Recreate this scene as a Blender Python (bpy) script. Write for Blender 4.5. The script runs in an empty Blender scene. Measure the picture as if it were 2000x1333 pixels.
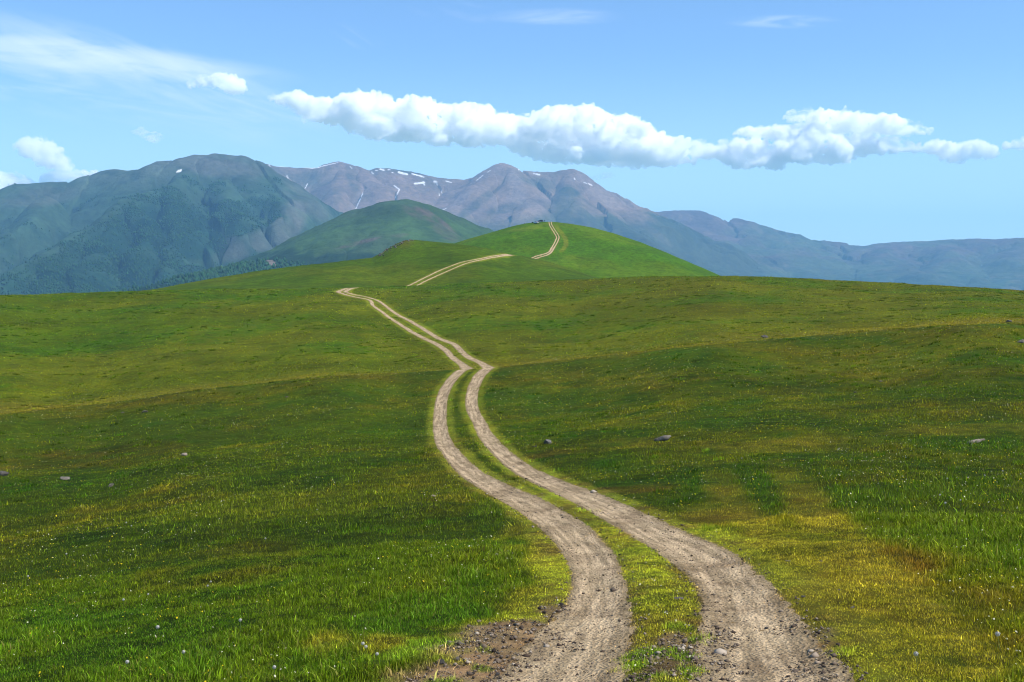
import bpy, bmesh, math, random
import numpy as np
from mathutils import Vector, Matrix
random.seed(7); RNG = np.random.default_rng(7)
SC = bpy.context.scene; COL = SC.collection
R = math.radians

# ------------------------------------------------------------------ camera
F = 2144.0; CX, CY, HOR = 1000.0, 666.5, 560.0
PITCH = -math.atan((CY - HOR) / F); CP, SP = math.cos(PITCH), math.sin(PITCH)
cam = bpy.data.cameras.new("camera"); cam.sensor_width = 36; cam.lens = 36 * F / 2000
cam.clip_start = 0.1; cam.clip_end = 80000
co = bpy.data.objects.new("camera", cam); COL.objects.link(co)
co.location = (0, 0, 0); co.rotation_euler = (R(90) + PITCH, 0, 0); SC.camera = co

def pix(px, py):
    """direction of a line of sight: bearing and tangent of elevation"""
    X = (np.asarray(px, float) - CX) / F; Y = (CY - np.asarray(py, float)) / F
    dy = CP - Y * SP; dz = SP + Y * CP
    return np.arctan2(X, dy), dz / np.hypot(X, dy)

def unpix(x, y, z):
    d = y * CP + z * SP; u = -y * SP + z * CP
    return CX + F * x / d, CY - F * u / d

def S2L(c):
    c = np.asarray(c, float) / 255.0
    return np.where(c <= 0.04045, c / 12.92, ((c + 0.055) / 1.055) ** 2.4)

def sstep(a, b, x):
    t = np.clip((x - a) / (b - a), 0, 1); return t * t * (3 - 2 * t)

# ------------------------------------------------------------------ noise
_P = np.random.default_rng(3).permutation(256); _P = np.concatenate([_P, _P, _P])
_G = np.stack([np.cos(np.arange(16) * math.pi / 8), np.sin(np.arange(16) * math.pi / 8)], 1)
def perlin(x, y):
    xi = np.floor(x).astype(np.int64); yi = np.floor(y).astype(np.int64)
    xf = x - xi; yf = y - yi; xi &= 255; yi &= 255
    u = xf ** 3 * (xf * (xf * 6 - 15) + 10); v = yf ** 3 * (yf * (yf * 6 - 15) + 10)
    def g(a, b, dx, dy):
        k = _P[_P[a] + b] & 15
        return _G[k, 0] * dx + _G[k, 1] * dy
    a = g(xi, yi, xf, yf); b = g(xi + 1, yi, xf - 1, yf)
    c = g(xi, yi + 1, xf, yf - 1); d = g(xi + 1, yi + 1, xf - 1, yf - 1)
    return 1.5 * ((a + u * (b - a)) * (1 - v) + (c + u * (d - c)) * v)
def fbm(x, y, o=4, gain=0.5):
    s = 0; a = 1.0; f = 1.0
    for i in range(o):
        s = s + a * perlin(x * f + 17.3 * i, y * f + 9.1 * i); a *= gain; f *= 2.03
    return s
def ridged(x, y, o=4):
    s = 0; a = 1.0; f = 1.0
    for i in range(o):
        s = s + a * (1 - np.abs(perlin(x * f + 31.7 * i, y * f + 5.3 * i)) * 1.6); a *= 0.5; f *= 2.07
    return s / 1.9

# ------------------------------------------------------------------ object helpers
def link(name, me, parent=None):
    o = bpy.data.objects.new(name, me); COL.objects.link(o)
    if parent is not None: o.parent = parent
    return o
def tag(o, label=None, cat=None, group=None, kind=None):
    if label: o["label"] = label
    if cat: o["category"] = cat
    if group: o["group"] = group
    if kind: o["kind"] = kind
    return o
def npmesh(name, verts, faces, mat=None, cols=None, smooth=False, uv=None):
    """verts (N,3); faces (M,k) of one size"""
    me = bpy.data.meshes.new(name); nv = len(verts); nf, k = faces.shape
    me.vertices.add(nv); me.vertices.foreach_set("co", np.ascontiguousarray(verts, np.float32).ravel())
    me.loops.add(nf * k); me.loops.foreach_set("vertex_index", np.ascontiguousarray(faces, np.int32).ravel())
    me.polygons.add(nf); me.polygons.foreach_set("loop_start", np.arange(0, nf * k, k, dtype=np.int32))
    if smooth: me.polygons.foreach_set("use_smooth", np.ones(nf, bool))
    if cols is not None:
        a = me.attributes.new("Col", "FLOAT_COLOR", "POINT")
        c = np.ones((nv, 4), np.float32); c[:, :cols.shape[1]] = cols
        a.data.foreach_set("color", c.ravel())
    if uv is not None:
        a = me.attributes.new("Across", "FLOAT_VECTOR", "POINT")
        c = np.zeros((nv, 3), np.float32); c[:, :uv.shape[1]] = uv
        a.data.foreach_set("vector", c.ravel())
    if mat: me.materials.append(mat)
    me.update(calc_edges=True); return me
def gridfaces(nr, nc, off=0):
    i = np.arange(nr - 1)[:, None] * nc + np.arange(nc - 1)[None] + off
    i = i.ravel(); return np.stack([i, i + 1, i + nc + 1, i + nc], 1)
def empty(name, loc, rz=0):
    o = bpy.data.objects.new(name, None); COL.objects.link(o); o.location = loc; o.rotation_euler = (0, 0, rz); return o

# ------------------------------------------------------------------ material helpers
class NT:
    def __init__(s, name):
        s.m = bpy.data.materials.new(name); s.m.use_nodes = True; s.t = s.m.node_tree
        s.b = s.t.nodes["Principled BSDF"]; s.out = s.t.nodes["Material Output"]
    def n(s, typ, **kw):
        nd = s.t.nodes.new(typ)
        for k, v in kw.items(): setattr(nd, k, v)
        return nd
    def l(s, a, b): s.t.links.new(a, b)
    def val(s, nd, **kw):
        for k, v in kw.items(): nd.inputs[k.replace("_", " ")].default_value = v
        return nd
    def noise(s, scale, detail=6, rough=0.6, vec=None, dist=0.0):
        nd = s.n("ShaderNodeTexNoise"); nd.inputs["Scale"].default_value = scale
        nd.inputs["Detail"].default_value = detail; nd.inputs["Roughness"].default_value = rough
        nd.inputs["Distortion"].default_value = dist
        if vec is not None: s.l(vec, nd.inputs["Vector"])
        return nd.outputs["Fac"]
    def ramp(s, fac, stops):
        nd = s.n("ShaderNodeValToRGB"); e = nd.color_ramp.elements
        while len(e) < len(stops): e.new(0.5)
        for i, (p, c) in enumerate(stops):
            e[i].position = p; e[i].color = (*c, 1) if not np.isscalar(c) else (c, c, c, 1)
        s.l(fac, nd.inputs["Fac"]); return nd.outputs["Color"]
    def mix(s, fac, a, b, mode="MIX"):
        nd = s.n("ShaderNodeMix", data_type="RGBA", blend_type=mode)
        for sock, v in ((nd.inputs[0], fac), (nd.inputs[6], a), (nd.inputs[7], b)):
            if hasattr(v, "node"): s.l(v, sock)
            elif np.isscalar(v): sock.default_value = v if sock.type == "VALUE" else (v, v, v, 1)
            else: sock.default_value = (*v, 1)
        return nd.outputs[2]
    def attr(s, name):
        nd = s.n("ShaderNodeAttribute", attribute_name=name); return nd
    def bump(s, h, strength, dist):
        nd = s.n("ShaderNodeBump"); nd.inputs["Strength"].default_value = strength
        nd.inputs["Distance"].default_value = dist; s.l(h, nd.inputs["Height"])
        s.l(nd.outputs["Normal"], s.b.inputs["Normal"]); return nd
    def pos(s): return s.n("ShaderNodeTexCoord").outputs["Object"]
    def fin(s, rough=0.9, spec=0.2):
        s.b.inputs["Roughness"].default_value = rough; s.b.inputs["Specular IOR Level"].default_value = spec; return s.m

def flat(name, c, rough=0.6, spec=0.4, metal=0.0):
    t = NT(name); v = t.noise(30, 4)
    col = t.mix(1.0, tuple(c), t.ramp(v, [(0.3, 0.85), (0.7, 1.0)]), "MULTIPLY")
    t.l(col, t.b.inputs["Base Color"]); t.b.inputs["Metallic"].default_value = metal
    return t.fin(rough, spec)

# ------------------------------------------------------------------ terrain: one sheet in polar rows
PHI = np.concatenate([np.linspace(-math.pi, -0.85, 26)[:-1], np.linspace(-0.85, -0.48, 190)[:-1],
                      np.linspace(-0.48, 0.48, 1100), np.linspace(0.48, 0.85, 190)[1:], np.linspace(0.85, math.pi, 26)[1:]])
NR = 1080
LR = np.concatenate([np.linspace(math.log(0.9), math.log(4), 24)[:-1], np.linspace(math.log(4), math.log(1000), NR - 84),
                     np.linspace(math.log(1000), math.log(15500), 62)[1:]]); NR = len(LR)
NC = len(PHI)

def curve(pts, smooth=6):
    p = np.array(pts, float); ph, e = pix(p[:, 0], p[:, 1])
    o = np.argsort(ph); xs = np.linspace(-0.6, 0.6, 2401)
    y = np.interp(xs, ph[o], e[o])
    if smooth:
        k = np.exp(-0.5 * (np.arange(-3 * smooth, 3 * smooth + 1) / smooth) ** 2); k /= k.sum()
        y = np.convolve(np.pad(y, 3 * smooth, mode="edge"), k, "valid")
    w = sstep(0.6, 2.6, np.abs(PHI)); m = 0.5 * (y[0] + y[-1])
    return np.interp(PHI, xs, y) * (1 - w) + m * w

FOLD = curve([(-250, 832), (0, 810), (200, 789), (400, 760), (640, 736), (800, 728), (905, 722), (955, 719), (1040, 711), (1150, 699),
              (1300, 682), (1500, 664), (1700, 646), (1800, 639), (2000, 631), (2250, 622)], 16)
MIDC = curve([(-250, 590), (0, 577), (250, 571), (400, 567), (500, 566.5), (650, 565), (700, 563), (800, 559), (850, 557), (1000, 551.5),
              (1100, 547), (1250, 542), (1400, 540), (1500, 541), (1700, 551), (1850, 560), (2000, 568), (2250, 590)], 8)
KNOL = curve([(-250, 640), (0, 600), (180, 581), (250, 570.5), (310, 564), (400, 547), (500, 529.5), (600, 518), (690, 508.5), (728, 504.5),
              (742, 497), (755, 488), (775, 476), (790, 470.5), (802, 469), (815, 469.5), (850, 473.5), (885, 476.5), (930, 482), (960, 487), (985, 493.5), (996, 498.5),
              (1020, 500), (1041, 505), (1071, 511), (1110, 523), (1155, 539), (1200, 556), (1300, 590), (2000, 680)], 2)
SUMM = curve([(-250, 700), (600, 580), (700, 540), (800, 507), (850, 489), (885, 476.5), (900, 472), (950, 457.5), (1000, 442.5),
              (1025, 437), (1050, 434.5), (1080, 434), (1120, 438.5), (1160, 446), (1200, 457), (1250, 473), (1300, 493),
              (1350, 514), (1400, 536), (1450, 560), (1600, 620), (2000, 680)], 5)
PXE = 1 / F
def zc(r): return np.interp(r, [0, 4, 8.5, 14, 20, 30, 49, 64, 80], [-1.65, -2.2, -2.85, -3.55, -4.2, -5.15, -6.2, -6.2, -5.97])
FC = np.interp(0.0, PHI, FOLD) ; FOFF = (-5.97 / 80) - FC
kn, kv = [], []
def K(r, v): kn.append(math.log(r)); kv.append(np.broadcast_to(v, (NC,)).copy())
for r_, g in ((0.5, .7), (1, .7), (2, .7), (4, .75), (6, .75), (8.5, .75), (11, .8), (14, .82), (17, .85), (20, .88), (25, .9), (30, .93), (38, .95), (49, .97), (64, .99)):
    K(r_, zc(r_) / r_ - FOFF * min(1, r_ / 60) + (FOLD - FC) * g)
K(80, FOLD)
K(90, FOLD - 7 * PXE); K(104, FOLD - 3.5 * PXE)
for r_, fr in ((122, .05), (150, .30), (200, .62), (250, .86)): K(r_, FOLD + (MIDC - FOLD) * fr)
K(300, MIDC); K(330, MIDC - 9 * PXE)
KB = np.minimum(MIDC - 5 * PXE, KNOL - 12 * PXE)
K(380, KB); K(410, KB + (KNOL - KB) * .22); K(450, KB + (KNOL - KB) * .58); K(490, KB + (KNOL - KB) * .88); K(520, KNOL)
K(560, KNOL - 9 * PXE)
SB = np.minimum(np.minimum(KNOL - 5 * PXE, MIDC), SUMM - 16 * PXE)
gk = np.exp(-0.5 * (np.arange(-90, 91) / 30) ** 2); gk /= gk.sum(); SB = np.convolve(np.pad(SB - 3 * PXE, 90, mode="edge"), gk, "valid")
K(620, SB); K(670, SB + (SUMM - SB) * .25); K(730, SB + (SUMM - SB) * .62); K(785, SB + (SUMM - SB) * .92); K(820, SUMM)
K(870, SUMM - 6 * PXE); K(1000, np.minimum(SUMM - 40 * PXE, -0.02)); K(1400, -0.10); K(3000, -0.12); K(8000, -0.060); K(15500, -0.038)
kn = np.array(kn); kv = np.array(kv)
h = np.diff(kn)[:, None]; dl = np.diff(kv, axis=0) / h; m = np.zeros_like(kv)
w1 = 2 * h[1:] + h[:-1]; w2 = h[1:] + 2 * h[:-1]
with np.errstate(divide="ignore", invalid="ignore"):
    hm = (w1 + w2) / (w1 / dl[:-1] + w2 / dl[1:])
m[1:-1] = np.where(dl[:-1] * dl[1:] > 0, hm, 0); m[0] = dl[0]; m[-1] = dl[-1]
# crests sit at slightly different ranges along their length
SH = 0.10 * perlin(PHI * 5 + 3.1, PHI * 0 + 0.5) + 0.05 * perlin(PHI * 13, PHI * 0 + 7.5)
Q = LR[:, None] - SH[None] * sstep(math.log(30), math.log(75), LR)[:, None] * (1 - sstep(math.log(900), math.log(1500), LR))[:, None]
Q = np.clip(Q, kn[0], kn[-1]); ii = np.clip(np.searchsorted(kn, Q) - 1, 0, len(kn) - 2); jj = np.broadcast_to(np.arange(NC), Q.shape)
hh = (kn[ii + 1] - kn[ii]); tt = (Q - kn[ii]) / hh
E = ((1 + 2 * tt) * (1 - tt) ** 2 * kv[ii, jj] + tt * (1 - tt) ** 2 * hh * m[ii, jj]
     + tt * tt * (3 - 2 * tt) * kv[ii + 1, jj] + tt * tt * (tt - 1) * hh * m[ii + 1, jj])
RR = np.exp(LR)[:, None]; GX = RR * np.sin(PHI)[None]; GY = RR * np.cos(PHI)[None]
GZ = E * RR

def gidx(x, y):
    r = np.hypot(x, y); a = np.interp(np.arctan2(x, y), PHI, np.arange(NC)); b = np.interp(np.log(r), LR, np.arange(NR))
    a = np.clip(a, 0, NC - 1.001); b = np.clip(b, 0, NR - 1.001)
    return a.astype(int), b.astype(int), a % 1, b % 1
def samp(A, x, y, g=None):
    i, j, u, v = g if g is not None else gidx(x, y)
    if A.ndim == 3: u = u[:, None]; v = v[:, None]
    return (A[j, i] * (1 - u) + A[j, i + 1] * u) * (1 - v) + (A[j + 1, i] * (1 - u) + A[j + 1, i + 1] * u) * v

def ground_at(px, py, rlo=3, rhi=130):
    """where a line of sight meets the ground within a span of ranges"""
    ph, e = pix(px, py); i = int(np.clip(np.searchsorted(PHI, ph), 1, NC - 1)); u = (ph - PHI[i - 1]) / (PHI[i] - PHI[i - 1])
    a, b = np.searchsorted(LR, [math.log(rlo), math.log(rhi)])
    col = E[a:b, i - 1] * (1 - u) + E[a:b, i] * u
    k = np.nonzero(col >= e)[0]
    if len(k) == 0: k = int(np.argmax(col)); lr = LR[a + k]
    else:
        k = k[0]
        lr = LR[a] if k == 0 else LR[a + k - 1] + (LR[a + k] - LR[a + k - 1]) * (e - col[k - 1]) / max(col[k] - col[k - 1], 1e-9)
    r = math.exp(lr); return np.array([r * math.sin(ph), r * math.cos(ph)])

# ------------------------------------------------------------------ the two wheel ruts
L_near = [(1062, 1392, .52), (1080, 1333, .50), (1092, 1308, .48), (1116, 1272, .46), (1140, 1232, .44), (1158, 1192, .36), (1166, 1160, .32), (1167, 1132, .30), (1159, 1096, .31), (1140, 1064, .34),
          (1108, 1032, .37), (1068, 1004, .38), (1028, 980, .40), (988, 960, .40), (948, 940, .38), (916, 920, .36), (892, 896, .34), (872, 872, .33),
          (862, 848, .33), (859, 824, .34), (860, 800, .35), (864, 775, .37), (873, 754, .39), (888, 735, .42), (901, 724, .45)]
L_mid = [(909, 718, .6), (900, 710, .42), (885, 700, .42), (870, 683, .42), (849, 670, .42), (816, 655, .42), (780, 634, .42), (750, 613, .42), (729, 598, .42),
         (711, 584, .46), (690, 580, .46), (669, 574, .46), (661, 571, .6), (669, 567, .6), (676, 564.5, .6)]
R_near = [(1530, 1392, .52), (1512, 1333, .51), (1500, 1300, .50), (1480, 1260, .49), (1472, 1224, .45), (1460, 1190, .41), (1440, 1152, .39), (1414, 1120, .39), (1376, 1088, .43), (1332, 1060, .42),
          (1288, 1040, .41), (1240, 1016, .40), (1192, 992, .39), (1140, 968, .38), (1092, 948, .37), (1044, 928, .36), (1004, 904, .34), (972, 876, .33),
          (948, 848, .32), (936, 824, .32), (923, 800, .33), (921, 775, .36), (927, 751, .39), (937, 733, .42), (949, 722, .46)]
R_mid = [(951, 717, .6), (933, 706, .42), (918, 700, .42), (903, 688, .42), (888, 673, .42), (858, 661, .42), (828, 644, .42), (795, 625, .42), (768, 610, .42), (750, 596, .42),
         (735, 587, .46), (717, 581, .46), (690, 575.5, .46), (675, 570.5, .6), (679, 567.5, .6), (687, 564.5, .6)]
L_k = [(795, 560, .46), (828, 544, .46), (858, 529, .46), (888, 517, .46), (903, 512, .46), (924, 508, .46), (963, 500.5, .46), (987, 498, .46)]
R_k = [(811, 560, .46), (840, 545.5, .46), (870, 532, .46), (897, 520, .46), (910, 514.8, .46), (930, 510, .46), (966, 503, .46), (996, 499.5, .46)]
L_s = [(1039, 504.5, .6), (1050, 500, .6), (1062, 497, .7), (1072, 493, .65), (1076, 487, .6), (1080, 480, .42), (1085, 470, .42), (1087, 464, .38), (1084, 458, .38), (1079, 450, .38), (1074, 442, .38), (1072.5, 437, .38), (1072, 434.5, .38)]
R_s = [(1045, 506, .6), (1056, 502.5, .6), (1068, 499, .7), (1076, 494, .65), (1080.5, 487, .6), (1085.5, 479, .42), (1090.5, 469, .42), (1092, 464, .38), (1089.5, 458, .38), (1084.5, 451, .38), (1079.5, 443, .38), (1077, 438, .38), (1077, 434.5, .38)]
SPANS = [(3, 88), (98, 318), (385, 535), (620, 835)]

def catmull(P, step):
    """resample a polyline (x, y, w) as a smooth curve; step grows with range"""
    out = []
    n = len(P)
    for i in range(n - 1):
        p0 = P[max(i - 1, 0)]; p1 = P[i]; p2 = P[i + 1]; p3 = P[min(i + 2, n - 1)]
        L = np.hypot(*(p2 - p1)[:2]); k = max(2, int(L / (step * max(6, np.hypot(p1[0], p1[1])))))
        d1 = np.hypot(*(p1 - p0)[:2]) + 1e-6; d2 = L + 1e-6; d3 = np.hypot(*(p3 - p2)[:2]) + 1e-6
        m1 = (p2 - p1) / d2; m1 = m1 if i == 0 else ((p1 - p0) / d1 * d2 + m1 * d1) / (d1 + d2)
        m2 = (p2 - p1) / d2; m2 = m2 if i == n - 2 else ((p3 - p2) / d3 * d2 + m2 * d3) / (d2 + d3)
        for t in np.arange(k) / k:
            out.append(p1 * (2 * t ** 3 - 3 * t * t + 1) + p2 * (-2 * t ** 3 + 3 * t * t) + d2 * m1 * (t ** 3 - 2 * t * t + t) + d2 * m2 * (t ** 3 - t * t))
    out.append(P[-1]); return np.array(out)
def rut(segs, step=0.0035):
    P = []
    for s, (a, b) in zip(segs, SPANS):
        for px, py, w in s:
            g = ground_at(px, py, a, b); P.append([g[0], g[1], w])
    e = P[-1]; P.append([e[0] + 2, e[1] + 45, e[2]])
    P = np.array(P); keep = [0]
    for i in range(1, len(P)):
        if np.hypot(*(P[i] - P[keep[-1]])[:2]) > 0.008 * np.hypot(P[i][0], P[i][1]): keep.append(i)
    return catmull(P[keep], step)
RUTS = [rut([L_near, L_mid, L_k, L_s]), rut([R_near, R_mid, R_k, R_s])]

SD = np.full(GX.shape, 50.0)          # metres outside the nearest rut's edge
LAT = np.zeros(GX.shape)
for P in RUTS:
    for x, y, w in P:
        r = math.hypot(x, y); ph = math.atan2(x, y); rad = 2.5 + 0.012 * r
        a, b = np.searchsorted(LR, [math.log(max(1, r - rad)), math.log(r + rad)]); dp = rad / r
        c, d = np.searchsorted(PHI, [ph - dp, ph + dp])
        dd = np.hypot(GX[a:b, c:d] - x, GY[a:b, c:d] - y) - w
        SD[a:b, c:d] = np.minimum(SD[a:b, c:d], dd)

# ------------------------------------------------------------------ patches of different growth
def patch(px, py, rx, ry, rlo=3, rhi=118):
    c = ground_at(px, py, rlo, rhi); r = np.hypot(*c); ph = math.atan2(c[0], c[1])
    n = np.hypot(*ground_at(px, py - ry, rlo, rhi)); f_ = np.hypot(*ground_at(px, py + ry, rlo, rhi))
    return ph, math.log(r), rx / F, max(0.5 * (math.log(n) - math.log(f_)), 0.002)
def pweight(pl, wx=0.35):
    W = np.zeros(GX.shape)
    nz = perlin(GX / 2.0, GY / 2.0 + 3) * .9 + perlin(GX / 0.7, GY / 0.7) * .7 + perlin(GX / 0.22, GY / 0.22) * .4
    for (px, py, rx, ry, s) in pl:
        ph, lr, a, b = patch(px, py, rx, ry)
        c, d = np.searchsorted(PHI, [ph - 2.2 * a, ph + 2.2 * a]); e, f_ = np.searchsorted(LR, [lr - 2.2 * b, lr + 2.2 * b])
        if d <= c or f_ <= e: continue
        q = np.hypot((PHI[None, c:d] - ph) / a, (LR[e:f_, None] - lr) / b) + nz[e:f_, c:d] * wx
        W[e:f_, c:d] = np.maximum(W[e:f_, c:d], s * (1 - sstep(0.55, 1.35, q)))
    return W
LUSH = pweight([(870, 1195, 60, 28, 1), (800, 1190, 70, 35, .8), (915, 1135, 60, 30, .7), (930, 1205, 40, 18, 1), (760, 1215, 90, 35, .6), (1495, 955, 62, 38, 1), (1400, 936, 90, 22, .8), (1210, 905, 70, 18, .6),
                (1680, 975, 120, 30, 1), (1850, 960, 140, 30, .9), (1780, 1000, 160, 30, .7), (1900, 868, 120, 13, .9), (1880, 1050, 170, 60, .75), (1980, 990, 80, 50, .6),
                (60, 1240, 120, 50, .7), (330, 1290, 160, 50, .7), (420, 1000, 160, 40, .5), (980, 1000, 60, 40, .6), (960, 960, 40, 25, .7), (560, 930, 160, 35, .5), (700, 1000, 160, 45, .4), (1000, 1080, 60, 30, .5),
                (150, 940, 120, 20, .5), (620, 1290, 90, 35, .6), (1960, 1090, 80, 30, .6), (1700, 820, 150, 10, .5), (1500, 815, 90, 8, .5), (1080, 790, 80, 8, .5), (760, 840, 60, 15, .4)])
YEL = pweight([(1560, 1062, 120, 36, .9), (1415, 1004, 34, 22, .8), (1480, 1030, 50, 18, .8), (1610, 1050, 50, 34, .8), (1590, 1080, 110, 45, .9), (1660, 1150, 110, 55, .9), (1720, 1240, 130, 60, .75), (1690, 1310, 110, 45, .8),
               (1380, 1000, 60, 22, .7), (1850, 1290, 140, 50, .4), (1010, 1045, 40, 30, .5), (1070, 1080, 45, 45, .9), (1040, 1180, 60, 30, .8), (960, 1225, 60, 20, .7), (790, 1265, 90, 28, .75), (860, 1240, 70, 18, .7),
               (1500, 870, 160, 14, .4), (1880, 840, 160, 12, .4), (640, 1255, 50, 30, .5), (1200, 870, 120, 10, .3), (1130, 1020, 30, 20, .8)])
def trail(pts, w, fade):
    W_ = np.zeros(GX.shape); P = np.array([list(ground_at(x, y)) + [w] for x, y in pts]); P = catmull(P, .006); nz = .30 * perlin(GX / .9, GY / .9) + .2 * perlin(GX / .25, GY / .25)
    for i_, (x, y, w_) in enumerate(P):
        r = math.hypot(x, y); ph = math.atan2(x, y); rad = 3 * w; a, b = np.searchsorted(LR, [math.log(r - rad), math.log(r + rad)]); c, d = np.searchsorted(PHI, [ph - rad / r, ph + rad / r])
        W_[a:b, c:d] = np.maximum(W_[a:b, c:d], (1 - sstep(.35, 1.3, np.hypot(GX[a:b, c:d] - x, GY[a:b, c:d] - y) / w + nz[a:b, c:d])) * min(1, .12 + i_ / len(P) * fade))
    return W_
TRL = np.maximum(trail([(1398, 905), (1408, 935), (1422, 968), (1450, 1002), (1496, 1042), (1565, 1092), (1645, 1155), (1720, 1235), (1780, 1325)], .42, 2.2),
                 trail([(1512, 900), (1538, 928), (1556, 955), (1577, 985), (1606, 1022), (1655, 1075), (1725, 1140), (1810, 1230), (1870, 1315)], .42, 2.2))
YEL = np.maximum(YEL, TRL * 1.05); BRN_OFF = 1 - .8 * TRL; LUSH *= 1 - TRL
BRN = pweight([(1730, 1105, 110, 32, .8), (1660, 1080, 70, 22, .6), (1830, 1180, 120, 45, .6), (1560, 1180, 40, 50, .7), (1590, 1260, 40, 45, .8), (1640, 1200, 40, 20, .5), (1900, 1260, 120, 50, .5), (1420, 1010, 90, 14, .7),
               (1230, 955, 90, 14, .6), (1060, 890, 50, 14, .6), (1560, 1310, 30, 30, .6), (200, 900, 160, 25, .35), (450, 1100, 160, 40, .3)])
BARE = pweight([(900, 1320, 130, 38, 1), (960, 1285, 90, 35, 1), (1040, 1235, 70, 30, 1), (990, 1255, 70, 28, 1), (860, 1345, 120, 25, 1), (1080, 1195, 45, 25, .85), (1300, 1300, 50, 38, .85), (1325, 1255, 35, 22, .8), (1400, 1240, 40, 40, .8), (1390, 1300, 60, 40, .75), (1585, 1310, 60, 40, .6), (1240, 1330, 60, 18, .8), (1600, 1250, 40, 40, .5)], .8)

BRN *= BRN_OFF
# relief of the sward
near = 1 - sstep(55, 130, RR)
GZ += (0.035 * fbm(GX / 0.9, GY / 0.9, 3) + 0.07 * fbm(GX / 5, GY / 5, 3)) * near * sstep(-0.1, 0.7, SD) * sstep(2.0, 6.0, RR)
GZ += (0.16 * fbm(GX / 9, GY / 9, 3) + 0.32 * fbm(GX / 45, GY / 45, 4)) * sstep(60, 160, RR) * (1 - sstep(1200, 3000, RR)) * (0.35 + 0.65 * sstep(0, 3, SD))
GZ -= (0.07 * (1 - sstep(-0.35, 0.25, SD))) * (1 - sstep(60, 300, RR))
for (px, py, s) in ((1070, 863, 0), ):
    pass

# ground colours by zone and growth patch (sunlit look, turned into albedo by GAIN)
GAIN = 1.9
def mixc(a, b, w): return a * (1 - w[..., None]) + b * w[..., None]
PX, PY = unpix(GX, np.maximum(GY, 0.1), GZ)
n1 = fbm(GX / 7 + 3, GY / 11, 4); n2 = fbm(GX / 1.6, GY / 1.9 + 5, 4); n3 = fbm(GX / 28, GY / 40 + 1, 4); n4 = fbm(GX / 90 + 2, GY / 60, 4)
far = sstep(95, 125, RR) * np.ones_like(GX)
side = sstep(700, 1300, PX)
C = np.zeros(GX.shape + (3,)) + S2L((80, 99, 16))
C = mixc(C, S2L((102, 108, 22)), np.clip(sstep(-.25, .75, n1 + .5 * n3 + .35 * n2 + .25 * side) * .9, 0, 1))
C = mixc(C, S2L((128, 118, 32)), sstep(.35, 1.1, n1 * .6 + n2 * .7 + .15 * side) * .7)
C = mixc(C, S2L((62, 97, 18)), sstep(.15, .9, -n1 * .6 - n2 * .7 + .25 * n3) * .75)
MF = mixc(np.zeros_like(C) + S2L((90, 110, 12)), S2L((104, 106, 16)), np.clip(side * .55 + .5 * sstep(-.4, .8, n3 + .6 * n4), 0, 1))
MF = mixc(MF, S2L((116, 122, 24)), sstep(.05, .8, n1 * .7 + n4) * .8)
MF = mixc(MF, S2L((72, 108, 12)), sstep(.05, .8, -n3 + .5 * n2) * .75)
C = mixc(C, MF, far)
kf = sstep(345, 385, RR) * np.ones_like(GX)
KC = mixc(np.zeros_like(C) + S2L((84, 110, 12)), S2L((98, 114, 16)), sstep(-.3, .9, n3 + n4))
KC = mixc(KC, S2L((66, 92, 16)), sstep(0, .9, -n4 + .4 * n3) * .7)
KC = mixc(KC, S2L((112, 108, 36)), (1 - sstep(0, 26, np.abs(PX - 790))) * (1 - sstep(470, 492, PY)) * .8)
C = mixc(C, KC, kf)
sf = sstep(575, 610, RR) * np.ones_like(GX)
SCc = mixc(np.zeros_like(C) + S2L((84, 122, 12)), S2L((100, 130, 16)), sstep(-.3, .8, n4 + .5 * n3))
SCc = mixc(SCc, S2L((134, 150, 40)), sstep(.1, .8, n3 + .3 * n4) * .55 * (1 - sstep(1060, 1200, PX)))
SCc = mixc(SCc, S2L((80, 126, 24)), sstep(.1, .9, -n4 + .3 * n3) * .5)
C = mixc(C, SCc, sf)  # summit zone set to a brighter green than the nearer ground
# yellowish worn strip past the break of slope, dark brown band before it
C = mixc(C, S2L((140, 126, 40)), (sstep(98, 105, RR) * (1 - sstep(112, 132, RR))) * (.58 + .4 * np.clip(n3 + .3, 0, 1)))
C = mixc(C, S2L((88, 74, 18)), (sstep(62, 78, RR) * (1 - sstep(86, 98, RR))) * np.clip(.5 + .6 * n1, 0, 1) * .6)
C = mixc(C, S2L((66, 100, 20)), np.clip(LUSH * (.9 + .3 * n2), 0, 1) * .75)
C = mixc(C, S2L((166, 152, 50)), np.clip(YEL * (.8 + .55 * n2 + .35 * fbm(GX / .35, GY / .4, 3)), 0, 1) * .8)
C = mixc(C, S2L((118, 90, 34)), np.clip(BRN * (.75 + .7 * n2), 0, 1) * .85)
vw = (0.22 + 0.14 * np.clip(perlin(GX / 2.1, GY / 2.1), -1, 1) + .004 * RR) * (1 + 1.3 * (1 - sstep(9, 22, RR)))
VER = (1 - sstep(0.3, 1.0, SD / vw)) * (1 - sstep(560, 700, RR) * .8)
verc = mixc(np.zeros_like(C) + S2L((184, 188, 58)), S2L((150, 130, 52)), sstep(-.1, .7, n1 + n2 * .4) * .6)
C = mixc(C, verc, np.clip(VER, 0, 1) * (.9 - .5 * sstep(22, 60, RR)))
soil = S2L((192, 160, 124))
C = mixc(C, soil, np.clip(BARE, 0, 1)); C = mixc(C, soil, 1 - sstep(-.08, .04, SD))
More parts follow.
